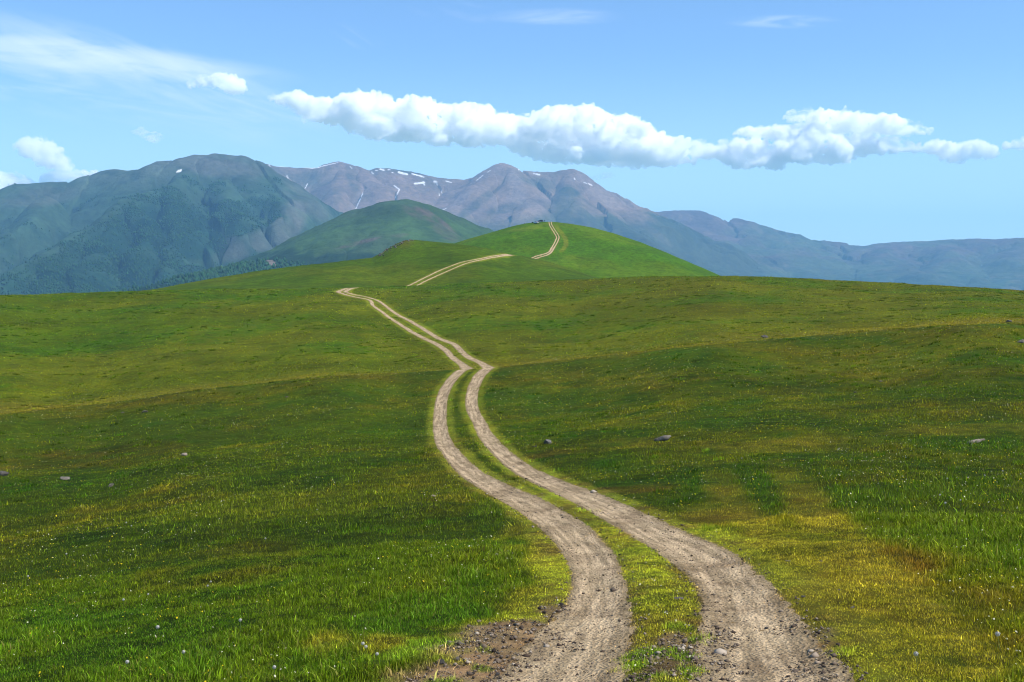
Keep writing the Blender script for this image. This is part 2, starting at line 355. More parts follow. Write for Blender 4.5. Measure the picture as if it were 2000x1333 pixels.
# faint second pair of wheel marks on the summit slope
for dx in (8.5, 13):
    for (x, y) in zip(np.interp(np.linspace(0, 1, 60), [0, .25, .5, .75, 1], [1084, 1094, 1103 , 1104, 1094]) + dx - 9, np.linspace(441, 492, 60)):
        g = ground_at(x, y, 640, 835); r = np.hypot(*g); ph = math.atan2(*g)
        a, b = np.searchsorted(LR, [math.log(r - 6), math.log(r + 6)]); c, d = np.searchsorted(PHI, [ph - 2 / r, ph + 2 / r])
        w = (1 - sstep(.2, 1.4, np.hypot((GX[a:b, c:d] - g[0]), (GY[a:b, c:d] - g[1]) / 3))) * .22
        C[a:b, c:d] = mixc(C[a:b, c:d], S2L((150, 148, 52)), w)
bro = np.clip(sstep(0, .5, perlin(GX / .8, GY / 1.1) + .5 * perlin(GX / .25, GY / .3 + 4)) * (1 - sstep(.1, .45, SD)), 0, 1) * (1 - sstep(20, 40, RR))
C = mixc(C, S2L((128, 100, 62)), bro * .6)
GRN = pweight([(1250, 1278, 40, 9, 1), (1330, 1275, 34, 8, 1), (1352, 1312, 30, 14, 1), (1275, 1320, 60, 9, 1), (1240, 1298, 40, 8, 1), (1372, 1242, 30, 8, .9), (1215, 1302, 30, 6, .8), (945, 1275, 20, 6, .8), (940, 1303, 22, 6, .9), (860, 1330, 40, 8, 1), (850, 1262, 50, 10, 1), (780, 1290, 60, 14, .9), (1630, 1270, 40, 10, .6), (1330, 1225, 40, 10, .8)], .9)
C = mixc(C, S2L((104, 136, 34)), np.clip(GRN, 0, 1) * .85)
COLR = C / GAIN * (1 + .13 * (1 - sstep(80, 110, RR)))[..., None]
# height and density of the blades
HT = 0.036 + 0.014 * n2 + 0.010 * n1
HT = HT * (1 + .40 * LUSH) * (1 - .35 * BRN) * (1 - .52 * YEL); HT = np.where(SD < 1.2 * vw, HT * (.30 + .70 * sstep(.25, 1.2, SD / vw)), HT)
HT = np.where(GRN > .3, np.maximum(HT, .026), HT); HT = np.clip(HT, .010, .14)
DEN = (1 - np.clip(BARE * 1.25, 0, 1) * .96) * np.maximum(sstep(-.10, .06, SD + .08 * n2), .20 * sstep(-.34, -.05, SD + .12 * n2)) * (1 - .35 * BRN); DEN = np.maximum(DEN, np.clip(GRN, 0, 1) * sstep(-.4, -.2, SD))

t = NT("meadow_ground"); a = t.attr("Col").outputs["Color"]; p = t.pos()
mp = t.n("ShaderNodeMapping"); mp.inputs["Scale"].default_value = (1, .8, 1); t.l(p, mp.inputs["Vector"]); p = mp.outputs["Vector"]
f1 = t.ramp(t.noise(2.2, 10, .80, p), [(0.30, .40), (0.5, .95), (0.70, 1.70)])
f2 = t.ramp(t.noise(.35, 8, .65, p), [(0.28, .62), (0.5, 1.0), (0.74, 1.38)])
f4 = t.ramp(t.noise(.045, 7, .68, p), [(.3, .70), (.7, 1.28)])
f3 = t.ramp(t.noise(.9, 6, .7, p), [(0.3, (1.15, .95, .8)), (0.7, (.85, 1.05, .9))])
c = t.mix(1, t.mix(1, t.mix(1, t.mix(1, a, f1, "MULTIPLY"), f2, "MULTIPLY"), f3, "MULTIPLY"), f4, "MULTIPLY")
t.l(c, t.b.inputs["Base Color"]); t.bump(t.noise(3.2, 10, .75, p), .9, .16)
MG = t.fin(1.0, .05)
V = np.stack([GX, GY, GZ], -1).reshape(-1, 3)
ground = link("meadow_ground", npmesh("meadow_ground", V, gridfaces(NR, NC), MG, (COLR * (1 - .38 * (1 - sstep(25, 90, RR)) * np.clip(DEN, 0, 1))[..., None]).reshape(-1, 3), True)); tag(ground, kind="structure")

# ------------------------------------------------------------------ dirt track: two ribbons laid on the ground
t = NT("dirt"); a = t.attr("Across").outputs["Vector"]; p = t.pos()
sep = t.n("ShaderNodeSeparateXYZ"); t.l(a, sep.inputs[0])
cmb = t.n("ShaderNodeCombineXYZ"); mu = t.n("ShaderNodeMath", operation="MULTIPLY"); t.l(sep.outputs[0], mu.inputs[0]); mu.inputs[1].default_value = .16
t.l(mu.outputs[0], cmb.inputs[0]); t.l(sep.outputs[1], cmb.inputs[1]); streak = t.noise(2.6, 5, .55, cmb.outputs[0])
base = t.ramp(t.noise(1.3, 7, .65, p), [(.28, tuple(S2L((134, 116, 92)) / 1.28)), (.5, tuple(S2L((168, 150, 122)) / 1.28)), (.75, tuple(S2L((194, 176, 146)) / 1.28))])
pale = t.ramp(streak, [(.46, 0.0), (.58, 1.0)])
col = t.mix(t.mix(1, pale, .75, "MULTIPLY"), base, tuple(S2L((218, 196, 164)) / 1.28))
vo = t.n("ShaderNodeTexVoronoi"); vo.inputs["Scale"].default_value = 34; t.l(p, vo.inputs["Vector"])
peb = t.ramp(vo.outputs["Distance"], [(.12, .62), (.3, 1.0)]); sel = t.ramp(t.noise(4, 5, .7, p), [(.5, 0.0), (.62, 1.0)])
col = t.mix(sel, col, t.mix(1, col, peb, "MULTIPLY"))
col = t.mix(t.ramp(t.noise(.9, 7, .72, p), [(.5, 0.0), (.68, .7)]), col, tuple(S2L((136, 114, 88)) / 1.6))
col = t.mix(1, col, t.ramp(t.noise(16, 10, .85, p), [(.36, .42), (.5, 1.0), (.64, 1.35)]), "MULTIPLY")
edge = t.n("ShaderNodeMath", operation="ABSOLUTE"); t.l(sep.outputs[1], edge.inputs[0])
cm2 = t.n("ShaderNodeCombineXYZ"); m2_ = t.n("ShaderNodeMath", operation="MULTIPLY"); t.l(sep.outputs[0], m2_.inputs[0]); m2_.inputs[1].default_value = .22; t.l(m2_.outputs[0], cm2.inputs[0]); t.l(sep.outputs[1], cm2.inputs[1])
col = t.mix(1, col, t.ramp(t.noise(5.5, 5, .6, cm2.outputs[0]), [(.36, .72), (.5, 1.0), (.64, 1.12)]), "MULTIPLY")
col = t.mix(1, col, (1.03, .95, .83), "MULTIPLY")
col = t.mix(t.ramp(edge.outputs[0], [(.62, 0.0), (1.0, .7)]), col, tuple(S2L((146, 124, 84)) / 1.75))
t.l(col, t.b.inputs["Base Color"])
hgt = t.mix(.5, t.noise(16, 9, .75, p), vo.outputs["Distance"]); t.bump(hgt, 1.0, .05)
MD = t.fin(.95, .15)
NV = 13
vs, us, fs = [], [], []; off = 0
for P in RUTS:
    d = np.gradient(P[:, :2], axis=0); d /= np.linalg.norm(d, axis=1)[:, None] + 1e-9
    for _ in range(3): d[1:-1] = (d[:-2] + d[1:-1] * 2 + d[2:]) / 4
    d /= np.linalg.norm(d, axis=1)[:, None]; nrm = np.stack([-d[:, 1], d[:, 0]], 1)
    s = np.concatenate([[0], np.cumsum(np.hypot(*np.diff(P[:, :2], axis=0).T))]); r = np.hypot(P[:, 0], P[:, 1])
    v = np.linspace(-1, 1, NV)
    wl = P[:, 2] * (1 + .07 * perlin(s / .5, s * 0 + .3) + .04 * perlin(s / .13, s * 0 + 2.3)+ .10 * perlin(s / 2.2, s * 0 + 8.3)); wr = P[:, 2] * (1 + .07 * perlin(s / .5, s * 0 + 5.3) + .04 * perlin(s / .13, s * 0 + 9.3) + .10 * perlin(s / 2.2, s * 0 + 1.3))
    w = np.where(v[None] < 0, wl[:, None], wr[:, None]) * v[None]
    x = P[:, :1] + nrm[:, :1] * w; y = P[:, 1:2] + nrm[:, 1:2] * w
    z = samp(GZ, x.ravel(), y.ravel()).reshape(x.shape) + (.008 + .00022 * r)[:, None]
    z -= (np.abs(v)[None] > .99) * (.010 + .00024 * r)[:, None]
    z += .012 * fbm(x / .18, y / .18, 3) * (1 - sstep(30, 60, r))[:, None]
    vs.append(np.stack([x, y, z], -1).reshape(-1, 3)); us.append(np.stack([np.broadcast_to(s[:, None], x.shape), np.broadcast_to(v[None], x.shape)], -1).reshape(-1, 2))
    fs.append(gridfaces(len(P), NV, off)[:, ::-1]); off += len(P) * NV
trk = link("dirt_track", npmesh("dirt_track", np.concatenate(vs), np.concatenate(fs), MD, None, True, np.concatenate(us))); tag(trk, kind="structure")

# ------------------------------------------------------------------ grass blades
t = NT("grass_blade"); a = t.attr("Col").outputs["Color"]
t.l(a, t.b.inputs["Base Color"]); t.b.inputs["Roughness"].default_value = .55; t.b.inputs["Specular IOR Level"].default_value = .14
tr = t.n("ShaderNodeBsdfTranslucent"); t.l(t.mix(1, a, (1.15, 1.2, .7), "MULTIPLY"), tr.inputs["Color"])
ms = t.n("ShaderNodeMixShader"); ms.inputs[0].default_value = .35; t.l(t.b.outputs[0], ms.inputs[1]); t.l(tr.outputs[0], ms.inputs[2]); t.l(ms.outputs[0], t.out.inputs["Surface"])
MB_ = t.m
def scatter(n, rlo, rhi, pw, amp=.5):
    u = RNG.random(n); q = 2 - pw
    r = (rlo ** q + u * (rhi ** q - rlo ** q)) ** (1 / q) if abs(q) > 1e-3 else rlo * (rhi / rlo) ** u
    ph = (RNG.random(n) * 2 - 1) * amp
    return r * np.sin(ph), r * np.cos(ph), r
def blades(n, rlo, rhi, pw, seg, hs, ws, amp=.49):
    x, y, r = scatter(n, rlo, rhi, pw, amp)
    g = gidx(x, y); keep = RNG.random(n) < samp(DEN, x, y, g)
    cl = fbm(x / .25, y / .25, 2); keep &= RNG.random(n) < np.clip(.75 + .6 * cl, .15, 1)
    x, y, r, cl = x[keep], y[keep], r[keep], cl[keep]; n = len(x); g = gidx(x, y)
    z = samp(GZ, x, y, g); c = samp(COLR, x, y, g); ht = samp(HT, x, y, g) * np.exp(RNG.normal(0, .35, n)) * hs(r) * (1 + .35 * cl)
    wd = .0034 * ws(r) * np.exp(RNG.normal(0, .3, n)) * np.clip(ht / .08, .55, 1.6)
    a1 = RNG.random(n) * 2 * math.pi; dx, dy = np.cos(a1), np.sin(a1)
    le = RNG.normal(0, .62, n); a2 = RNG.random(n) * 2 * math.pi; bx, by = np.cos(a2) * np.abs(le), np.sin(a2) * np.abs(le)
    c = c * np.array((2.95, 2.7, 2.0)) * np.exp(RNG.normal(0, .42, (n, 1))); dead = RNG.random(n) < .10
    c[dead] = c[dead] * .4 + S2L((170, 150, 80)) * .35
    gl = RNG.random(n) < .06; c[gl] = c[gl] * 1.8
    tip = np.stack([x + bx * ht, y + by * ht, z + ht * (1 - .3 * np.abs(le))], -1)
    w_ = np.stack([dx * wd, dy * wd, 0 * wd], -1); b0 = np.stack([x, y, z - .008], -1)
    if seg == 1:
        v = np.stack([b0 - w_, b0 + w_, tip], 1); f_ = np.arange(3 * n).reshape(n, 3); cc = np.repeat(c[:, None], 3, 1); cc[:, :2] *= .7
    else:
        md = b0 * .55 + tip * .45; md[:, 2] += ht * .14; md[:, 0] -= bx * ht * .18; md[:, 1] -= by * ht * .18
        v = np.stack([b0 - w_, b0 + w_, md - w_ * .8, md + w_ * .8, tip], 1)
        k = np.arange(n)[:, None] * 5
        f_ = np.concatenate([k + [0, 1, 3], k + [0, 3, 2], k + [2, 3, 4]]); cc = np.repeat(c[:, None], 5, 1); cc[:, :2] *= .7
    return v.reshape(-1, 3), f_, cc.reshape(-1, 3)
A = [blades(1100000, 6.0, 17, 1.0, 2, lambda r: 1.0, lambda r: 1.0 + .04 * np.maximum(r - 8, 0), .80),
     blades(560000, 16, 50, 1.5, 1, lambda r: 1 + .006 * (r - 16), lambda r: 1.5 + .06 * (r - 16), .66),
     blades(300000, 45, 140, 1.7, 1, lambda r: 1.2 + .006 * (r - 45), lambda r: 3.4 + .07 * (r - 45), .54),
     blades(260000, 104, 335, 1.6, 1, lambda r: 1.6 + .008 * (r - 104), lambda r: 7.5 + .07 * (r - 104))]
# tussocks: denser, darker clumps standing out of the turf
nt_ = 9000; tx, ty, tr_ = scatter(nt_, 9, 330, 1.25, .56); kk_ = fbm(tx / 14, ty / 22, 3) + .5 * perlin(tx / 2.5, ty / 3); sel = (kk_ > .12) & (samp(DEN, tx, ty) > .85) & (samp(YEL, tx, ty) < .35); tx, ty, tr_ = tx[sel], ty[sel], tr_[sel]
nb = 30; rep_ = lambda q: np.repeat(q, nb); sz_t = RNG.uniform(.05, .13, len(tx)) * (1 + .010 * tr_); r_ = rep_(tr_); n = len(r_)
x = rep_(tx) + RNG.normal(0, 1, n) * rep_(sz_t); y = rep_(ty) + RNG.normal(0, 1, n) * rep_(sz_t); g = gidx(x, y); z = samp(GZ, x, y, g)
ht = rep_(RNG.uniform(.05, .10, len(tx)) * (1 + .006 * tr_)) * RNG.uniform(.6, 1.2, n); wd = .004 * (1 + .075 * np.maximum(r_ - 10, 0)); a1 = RNG.random(n) * 6.283; le = RNG.normal(0, .5, n)
c = samp(COLR, x, y, g) * rep_(np.exp(RNG.normal(-.25, .35, len(tx))))[:, None] * np.array((2.0, 2.5, 1.7)) * np.exp(RNG.normal(0, .3, (n, 1)))
b0 = np.stack([x, y, z - .01], -1); w_ = np.stack([np.cos(a1) * wd, np.sin(a1) * wd, 0 * wd], -1); tip = np.stack([x + np.cos(a1 * 3) * le * ht, y + np.sin(a1 * 3) * le * ht, z + ht], -1)
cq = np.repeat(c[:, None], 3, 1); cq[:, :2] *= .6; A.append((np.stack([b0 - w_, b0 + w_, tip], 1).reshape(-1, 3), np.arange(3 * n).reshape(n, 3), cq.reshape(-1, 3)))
off = 0; vv, ff, cc = [], [], []
for v, f_, c in A: vv.append(v); ff.append(f_ + off); cc.append(c); off += len(v)
gr = link("meadow_grass", npmesh("meadow_grass", np.concatenate(vv), np.concatenate(ff), MB_, np.concatenate(cc)))
tag(gr, "short green and straw coloured alpine grass covering the meadow", "grass", kind="stuff")

# small wild flowers dotted through the sward: far too many to count
n = 26000; x, y, r = scatter(n, 6, 135, 1.45, .49); g = gidx(x, y)
k = (samp(DEN, x, y, g) > .8) & (samp(YEL, x, y, g) < .3) & (RNG.random(n) < np.clip(.35 + .9 * fbm(x / 6, y / 9, 3) + .35 * (x > 0), 0.04, 1)); x, y, r = x[k], y[k], r[k]; g = gidx(x, y); n = len(x)
z = samp(GZ, x, y, g) + samp(HT, x, y, g) * RNG.uniform(.7, 1.25, n); sz = .0055 * (1 + r * .034) * RNG.uniform(.6, 1.4, n)
an = np.linspace(0, 2 * math.pi, 7)[:-1]; tl = RNG.normal(0, .5, (n, 2)); ox, oy = np.cos(an), np.sin(an)
v = np.stack([x[:, None] + sz[:, None] * ox, y[:, None] + sz[:, None] * oy, z[:, None] + sz[:, None] * (ox * tl[:, :1] + oy * tl[:, 1:] - .5)], -1)
cap = np.stack([x, y, z + sz * .35], -1)[:, None]; v = np.concatenate([v, cap], 1)
k6 = np.arange(n)[:, None] * 7; f_ = np.concatenate([k6 + [i, (i + 1) % 6, 6] for i in range(6)])
cf = np.where(RNG.random(n)[:, None] < .62, S2L((225, 200, 30))[None], S2L((228, 222, 190))[None]) * RNG.uniform(.5, 1.1, (n, 1))
fl = link("wildflowers", npmesh("wildflowers", v.reshape(-1, 3), f_, MB_, np.repeat(cf[:, None], 7, 1).reshape(-1, 3)))
tag(fl, "tiny yellow and white wildflowers sprinkled through the grass", "flowers", kind="stuff")

# ------------------------------------------------------------------ stones
def rockmat(name, c1, c2, lich):
    t = NT(name); p = t.pos()
    c = t.ramp(t.noise(3, 8, .7, p), [(.3, tuple(c1)), (.7, tuple(c2))])
    c = t.mix(t.ramp(t.noise(6, 5, .7, p), [(.56, 0.0), (.66, .6)]), c, tuple(lich)); t.l(c, t.b.inputs["Base Color"])
    t.bump(t.noise(9, 9, .75, p), .8, .06); return t.fin(.9, .25)
MR = {"grey": rockmat("grey_stone", (.07, .064, .055), (.19, .175, .15), (.30, .28, .22)),
      "pale": rockmat("pale_stone", (.10, .086, .066), (.22, .19, .15), (.27, .245, .19)),
      "dark": rockmat("dark_stone", (.045, .04, .035), (.12, .105, .09), (.2, .18, .15)),
      "tan": rockmat("tan_stone", (.20, .15, .105), (.36, .29, .22), (.42, .36, .28))}
def rockmesh(seed, flat_=.55, ang=.5, sub=3):
    bm = bmesh.new(); bmesh.ops.create_icosphere(bm, subdivisions=sub, radius=1)
    rg = np.random.default_rng(seed); P = np.array([v.co for v in bm.verts])
    for _ in range(13):                      # chop flat facets off the lump
        d = rg.normal(size=3); d /= np.linalg.norm(d); c_ = rg.uniform(.38, .8)
        e = P @ d; P -= np.maximum(e - c_, 0)[:, None] * d * (.7 + ang * .5)
    o = rg.uniform(0, 90, 2)
    P *= (1 + .16 * fbm(P[:, 0] * 1.3 + o[0] + P[:, 2], P[:, 1] * 1.3 + o[1] - .6 * P[:, 2], 4))[:, None]
    P[:, 2] *= flat_; P[:, 1] *= rg.uniform(.65, .9)
    for v, q in zip(bm.verts, P): v.co = q
    me = bpy.data.meshes.new("stone"); bm.to_mesh(me); bm.free()
    return me
def stone(px, py, w, kind, label, group=None, flat_=.55, rlo=3, rhi=118, name="stone", rz=None, seed=None, sink=.3, cat="stone", tilt=0.0):
    g = ground_at(px, py, rlo, rhi); r = np.hypot(*g); half = .5 * w * r / F
    me = rockmesh(seed if seed is not None else random.randrange(99999), flat_, .5, 3 if w > 12 else 2); me.materials.append(MR[kind])
    me.polygons.foreach_set("use_smooth", np.ones(len(me.polygons), bool))
    o = link(name, me); o.scale = (half,) * 3; o.location = (g[0], g[1], float(samp(GZ, *[np.array([q]) for q in g])[0]) + half * flat_ * (1 - sink) * .5)
    o.rotation_euler = (0, tilt, random.uniform(-.5, .5) if rz is None else rz)
    return tag(o, label, cat, group)
B = [(1070, 866, 30, "grey", "grey angular boulder alone in the grass just right of the bending track", .62, "boulder", -.25),
     (1291, 859, 36, "pale", "low pale rounded boulder with a dark underside in olive grass, right of the track", .42, "boulder", -.3),
     (1493, 656, 18, "dark", "small dark boulder on the break of slope in the right meadow", .45, "boulder", 0),
     (1900, 868, 44, "tan", "long flat tan slab of rock beside a dark green patch at the right edge", .26, "boulder", -.22),
     (1972, 631, 13, "dark", "tiny dark rock on the far right of the ridge line", .6, "boulder", 0),
     (1995, 672, 18, "pale", "pale stone cut by the right picture edge below the ridge", .5, "stone", 0),
     (130, 937, 26, "pale", "broad pale grey rock in the left meadow next to a darker notch", .5, "boulder", 0),
     (217, 950, 15, "pale", "small whitish domed stone in green grass at left", .75, "stone", 0),
     (8, 932, 24, "dark", "dark brown rock at the left picture edge", .7, "boulder", 0),
     (362, 891, 17, "tan", "rounded tan stone on the brownish slope of the left meadow", .7, "stone", 0),
     (283, 806, 15, "pale", "flat pale stone high on the left slope near the fold", .35, "stone", 0),
     (240, 808, 9, "pale", "very small pale stone left of the flat one by the fold", .35, "stone", 0),
     (846, 972, 14, "tan", "low tan stone in deep green grass left of the track", .5, "stone", 0),
     (1539, 1001, 9, "grey", "small upright grey stone on the yellow verge, right of the track", 1.0, "stone", 0),
     (1328, 1004, 9, "dark", "small dark stone on the outer edge of the right rut", .8, "stone", 0),
     (1326, 1170, 28, "pale", "thin flat grey slab lying on the yellow strip between the ruts", .16, "stone", 0),
     (900, 1267, 21, "pale", "pale rounded stone at the grassy edge of the stony patch", .6, "stone", 0),
     (863, 1301, 24, "dark", "dark brown chunky stone in the bare soil bottom left of the ruts", .7, "stone", 0),
     (893, 1293, 16, "pale", "pale flat topped stone just right of the dark brown chunk", .6, "stone", 0),
     (866, 1319, 14, "tan", "tan flat stone just below the dark brown chunk", .5, "stone", 0),
     (972, 1312, 13, "dark", "blackish upright stone beside the left rut near the bottom edge", 1.0, "stone", 0),
     (1004, 1223, 12, "dark", "dark stone with a pale side at the top of the stony patch", .7, "stone", 0),
     (1190, 1324, 16, "pale", "whitish stone at the bottom between the two ruts", .6, "stone", 0),
     (1497, 1213, 13, "dark", "dark chip of rock on the right rut's right half", .6, "stone", 0),
     (1447, 1127, 15, "tan", "flat tan stone on the pale crest of the right rut", .3, "stone", 0),
     (1302, 1196, 14, "dark", "thin dark chip in the yellow strip below the grey slab", .3, "stone", 0),
     (1460, 1230, 13, "grey", "grey stone in the pebbly middle of the right rut", .6, "stone", 0),
     (1665, 1183, 12, "pale", "pale stone sitting in yellow grass right of the right rut", .5, "stone", 0),
     (1540, 1098, 12, "pale", "pale stone on the yellow bank above the right rut", .5, "stone", 0),
     (1605, 1100, 11, "dark", "dark stone on the yellow bank near the brown patch", .5, "stone", 0),
     (1570, 1166, 12, "dark", "dark flat stone on the brown edge of the right rut", .35, "stone", 0),
     (1640, 1153, 10, "grey", "grey stone on the yellow bank below the brown patch", .4, "stone", 0),
     (1720, 746, 11, "pale", "small pale stone high in the right hand meadow", .35, "stone", 0),
     (1670, 767, 10, "dark", "small dark stone in the right meadow below the pale one", .5, "stone", 0),
     (560, 776, 9, "dark", "tiny dark stone on the left meadow slope below the fold", .5, "stone", 0),
     (1045, 872, 11, "dark", "little dark stone right beside the grey angular boulder", .5, "stone", 0),
     (936, 1212, 14, "tan", "tan stone tucked under the tall green tuft", .5, "stone", 0),
     (1042, 1216, 13, "grey", "thin light grey shard on the inner edge of the stony patch", .3, "stone", 0),
     (930, 1231, 15, "tan", "flat tan stone where the soil meets the green tuft", .3, "stone", 0),
     (1310, 1287, 12, "tan", "tan stone in the bare gap between grass clumps of the middle strip", .5, "stone", 0)]
for i, (px, py, w, kd, lb, fl_, nm, tl) in enumerate(B):
    stone(px, py, w * 1.05, kd, lb, "boulders and stones scattered over the meadow", fl_, name=nm, seed=100 + i, cat="boulder" if nm == "boulder" else "stone", tilt=tl)
SMALL = []
tries = 0
while len(SMALL) < 110 and tries < 4000:
    tries += 1; px = random.uniform(800, 1640); py = random.uniform(1120, 1332)
    g = ground_at(px, py); s_ = float(samp(SD, *[np.array([q]) for q in g])[0]); b_ = float(samp(BARE, *[np.array([q]) for q in g])[0])
    if s_ < -.05 and random.random() < .35 or b_ > .5:
        stoney = px < 1060 or px > 1380
        if not stoney and random.random() < .7: continue
        w = min(12, 3.2 + random.expovariate(1 / 2.2)); left = px < 1230
        SMALL.append(stone(px, py, w, random.choice(["dark", "tan", "grey", "pale", "tan"]),
              "small loose stone on the brown soil and dirt of the left rut" if left else "small loose stone on the gravelly dirt of the right rut",
              "small loose stones on the left rut" if left else "small loose stones on the right rut", random.uniform(.4, .9), name="pebble", cat="pebble"))
# fine gravel, uncountable
n = 150000; x, y, r = scatter(n, 6.5, 40, 1.6, .40); g = gidx(x, y)
sdv = samp(SD, x, y, g); bv = samp(BARE, x, y, g); cl = fbm(x / .5, y / .5, 3)
k = ((sdv < .1) & (RNG.random(n) < np.clip(.15 + .6 * cl + .7 * sstep(-.35, 0, sdv) * .5, .03, 1))) | ((bv > .4) & (RNG.random(n) < .75 + .4 * cl))
x, y, r = x[k], y[k], r[k]; n = len(x); g = gidx(x, y)
sz = .0036 * np.exp(RNG.normal(.0, .6, n)) * (1 + .02 * r) * (1 + .5 * (bv[k] > .4)); z = samp(GZ, x, y, g) + .012 + .0002 * r
oc = np.array([(1, 0, 0), (0, 1, 0), (-1, 0, 0), (0, -1, 0), (.15, .1, .75), (0, 0, -.8)])
v = oc[None] * RNG.uniform(.55, 1.45, (n, 6, 1)); a1 = RNG.random(n) * 6.28; ca, sa = np.cos(a1)[:, None], np.sin(a1)[:, None]
v = np.stack([v[..., 0] * ca - v[..., 1] * sa, v[..., 0] * sa + v[..., 1] * ca, v[..., 2] * .8], -1) * sz[:, None, None] + np.stack([x, y, z], -1)[:, None]
k6 = np.arange(n)[:, None] * 6; f_ = np.concatenate([k6 + q for q in ([0, 1, 4], [1, 2, 4], [2, 3, 4], [3, 0, 4], [1, 0, 5], [2, 1, 5], [3, 2, 5], [0, 3, 5])])
pal = np.array([S2L((120, 104, 88)), S2L((92, 76, 62)), S2L((160, 142, 122)), S2L((186, 170, 150)), S2L((60, 50, 44))]) / 1.5
cg = pal[RNG.choice(5, n, p=[.3, .25, .2, .1, .15])] * RNG.uniform(.7, 1.2, (n, 1))
t = NT("gravel"); t.l(t.attr("Col").outputs["Color"], t.b.inputs["Base Color"]); MGV = t.fin(.9, .2)
gv = link("gravel", npmesh("gravel", v.reshape(-1, 3), f_, MGV, np.repeat(cg[:, None], 6, 1).reshape(-1, 3))); tag(gv, "fine brown and grey gravel strewn over the wheel ruts", "gravel", kind="stuff")

# rocks along the rim of the left knoll
for i in range(64):
    u = random.random() ** .8; px = 737 + 66 * u + random.gauss(0, 2.5); sk = np.interp(px, [728, 742, 755, 775, 790, 802, 815], [504.5, 497, 488, 476, 470.5, 469, 469.5])
    py = sk + abs(random.gauss(0, 3.2)) + .6
    o = stone(px, py, random.uniform(2.0, 5.5), random.choice(["dark", "grey", "dark"]), "weathered grey rock among others on the steep rim of the left knoll",
              "rocks along the rim of the left knoll", random.uniform(.6, 1.0), 385, 540, "rock", cat="rock")

# ------------------------------------------------------------------ dandelion clocks
MW = flat("seed_fluff", (.50, .48, .42), .9, .1); MS = flat("stem_green", (.10, .15, .04), .6, .2)
def dandelion():
    t_ = empty("dandelion", (0, 0, 0))
    bm = bmesh.new(); bmesh.ops.create_cone(bm, cap_ends=True, segments=6, radius1=.0022, radius2=.0016, depth=1.0); bmesh.ops.translate(bm, verts=bm.verts, vec=(0, 0, .5))
    me = bpy.data.meshes.new("stem"); bm.to_mesh(me); bm.free(); me.materials.append(MS); s_ = link("stem", me, t_); s_.scale = (1, 1, .13)
    n_ = 170; d_ = RNG.normal(size=(n_, 3)); d_ /= np.linalg.norm(d_, axis=1)[:, None]; e_ = np.cross(d_, RNG.normal(size=(n_, 3))); e_ /= np.linalg.norm(e_, axis=1)[:, None]; g_ = np.cross(d_, e_)
    k_ = .021 * RNG.uniform(.85, 1.08, (n_, 1)); q_ = .0042       # each seed: a thin beak ending in a small tuft
    v_ = np.stack([d_ * .003, d_ * k_ * .9 + e_ * .0006, d_ * k_ * .9 - e_ * .0006, d_ * k_ + e_ * q_, d_ * k_ - e_ * q_ * .5 + g_ * q_ * .87, d_ * k_ - e_ * q_ * .5 - g_ * q_ * .87], 1)
    b_ = np.arange(n_)[:, None] * 6; h_ = link("seed_head", npmesh("seed_head", v_.reshape(-1, 3), np.concatenate([b_ + [0, 1, 2], b_ + [3, 4, 5]]), MW), t_); h_.location = (0, 0, .138)
    return t_
def copy_tree(o, parent=None):
    c_ = o.copy(); COL.objects.link(c_)
    if parent is not None: c_.parent = parent
    for ch in [q for q in bpy.data.objects if q.parent == o]: copy_tree(ch, c_)
    return c_
DP = [(245, 1027), (258, 1036), (288, 1166), (408, 1142), (407, 1152), (240, 1178), (246, 1310), (536, 1330), (56, 1138), (306, 1240), (362, 1284), (704, 1281), (716, 1284), (730, 1299),
      (1846, 992), (1876, 986), (1834, 974), (1892, 942), (1850, 942), (1958, 927), (1992, 933), (1926, 935), (1768, 900), (1733, 855), (1640, 880), (1560, 868), (1500, 842), (1530, 905), (1953, 1267), (1792, 1305),
      (620, 1000), (700, 940), (520, 1060), (130, 1090), (470, 1220), (1600, 930), (1700, 920), (1450, 900)]
proto = None
for px, py in DP:
    g = ground_at(px, py + 4); loc = (g[0], g[1], float(samp(GZ, *[np.array([q]) for q in g])[0]))
    if proto is None: proto = dandelion(); o = proto
    else: o = copy_tree(proto)
    o.location = loc; s_ = random.uniform(.55, .85); o.scale = (s_,) * 3; o.rotation_euler = (random.gauss(0, .12), random.gauss(0, .12), 0)
    tag(o, "white dandelion clock on a thin stem in the meadow left of the track" if px < 1000 else "white dandelion clock on a thin stem in the meadow right of the track", "dandelion",
        "dandelion clocks left of the track" if px < 1000 else "dandelion clocks right of the track")

# ------------------------------------------------------------------ on the summit
def boxm(bm, c, s, top=(1, 1), shift=(0, 0), bev=0.0):
    x, y, z = c; a, b, d = s[0] / 2, s[1] / 2, s[2] / 2; vs_ = []
    for zz, kx, ky, ox, oy in ((-d, 1, 1, 0, 0), (d, top[0], top[1], shift[0], shift[1])):
        for sx, sy in ((-1, -1), (1, -1), (1, 1), (-1, 1)): vs_.append(bm.verts.new((x + sx * a * kx + ox, y + sy * b * ky + oy, z + zz)))
    fs_ = [bm.faces.new([vs_[i] for i in q]) for q in ((3, 2, 1, 0), (4, 5, 6, 7), (0, 1, 5, 4), (1, 2, 6, 5), (2, 3, 7, 6), (3, 0, 4, 7))]
    if bev: bmesh.ops.bevel(bm, geom=list({e for f_ in fs_ for e in f_.edges}), offset=bev, segments=2, affect="EDGES", profile=.6)
def part(name, bm, mat, parent, smooth=False):
    me = bpy.data.meshes.new(name); bmesh.ops.recalc_face_normals(bm, faces=bm.faces); bm.to_mesh(me); bm.free(); me.materials.append(mat)
    if smooth: me.polygons.foreach_set("use_smooth", np.ones(len(me.polygons), bool))
    return link(name, me, parent)
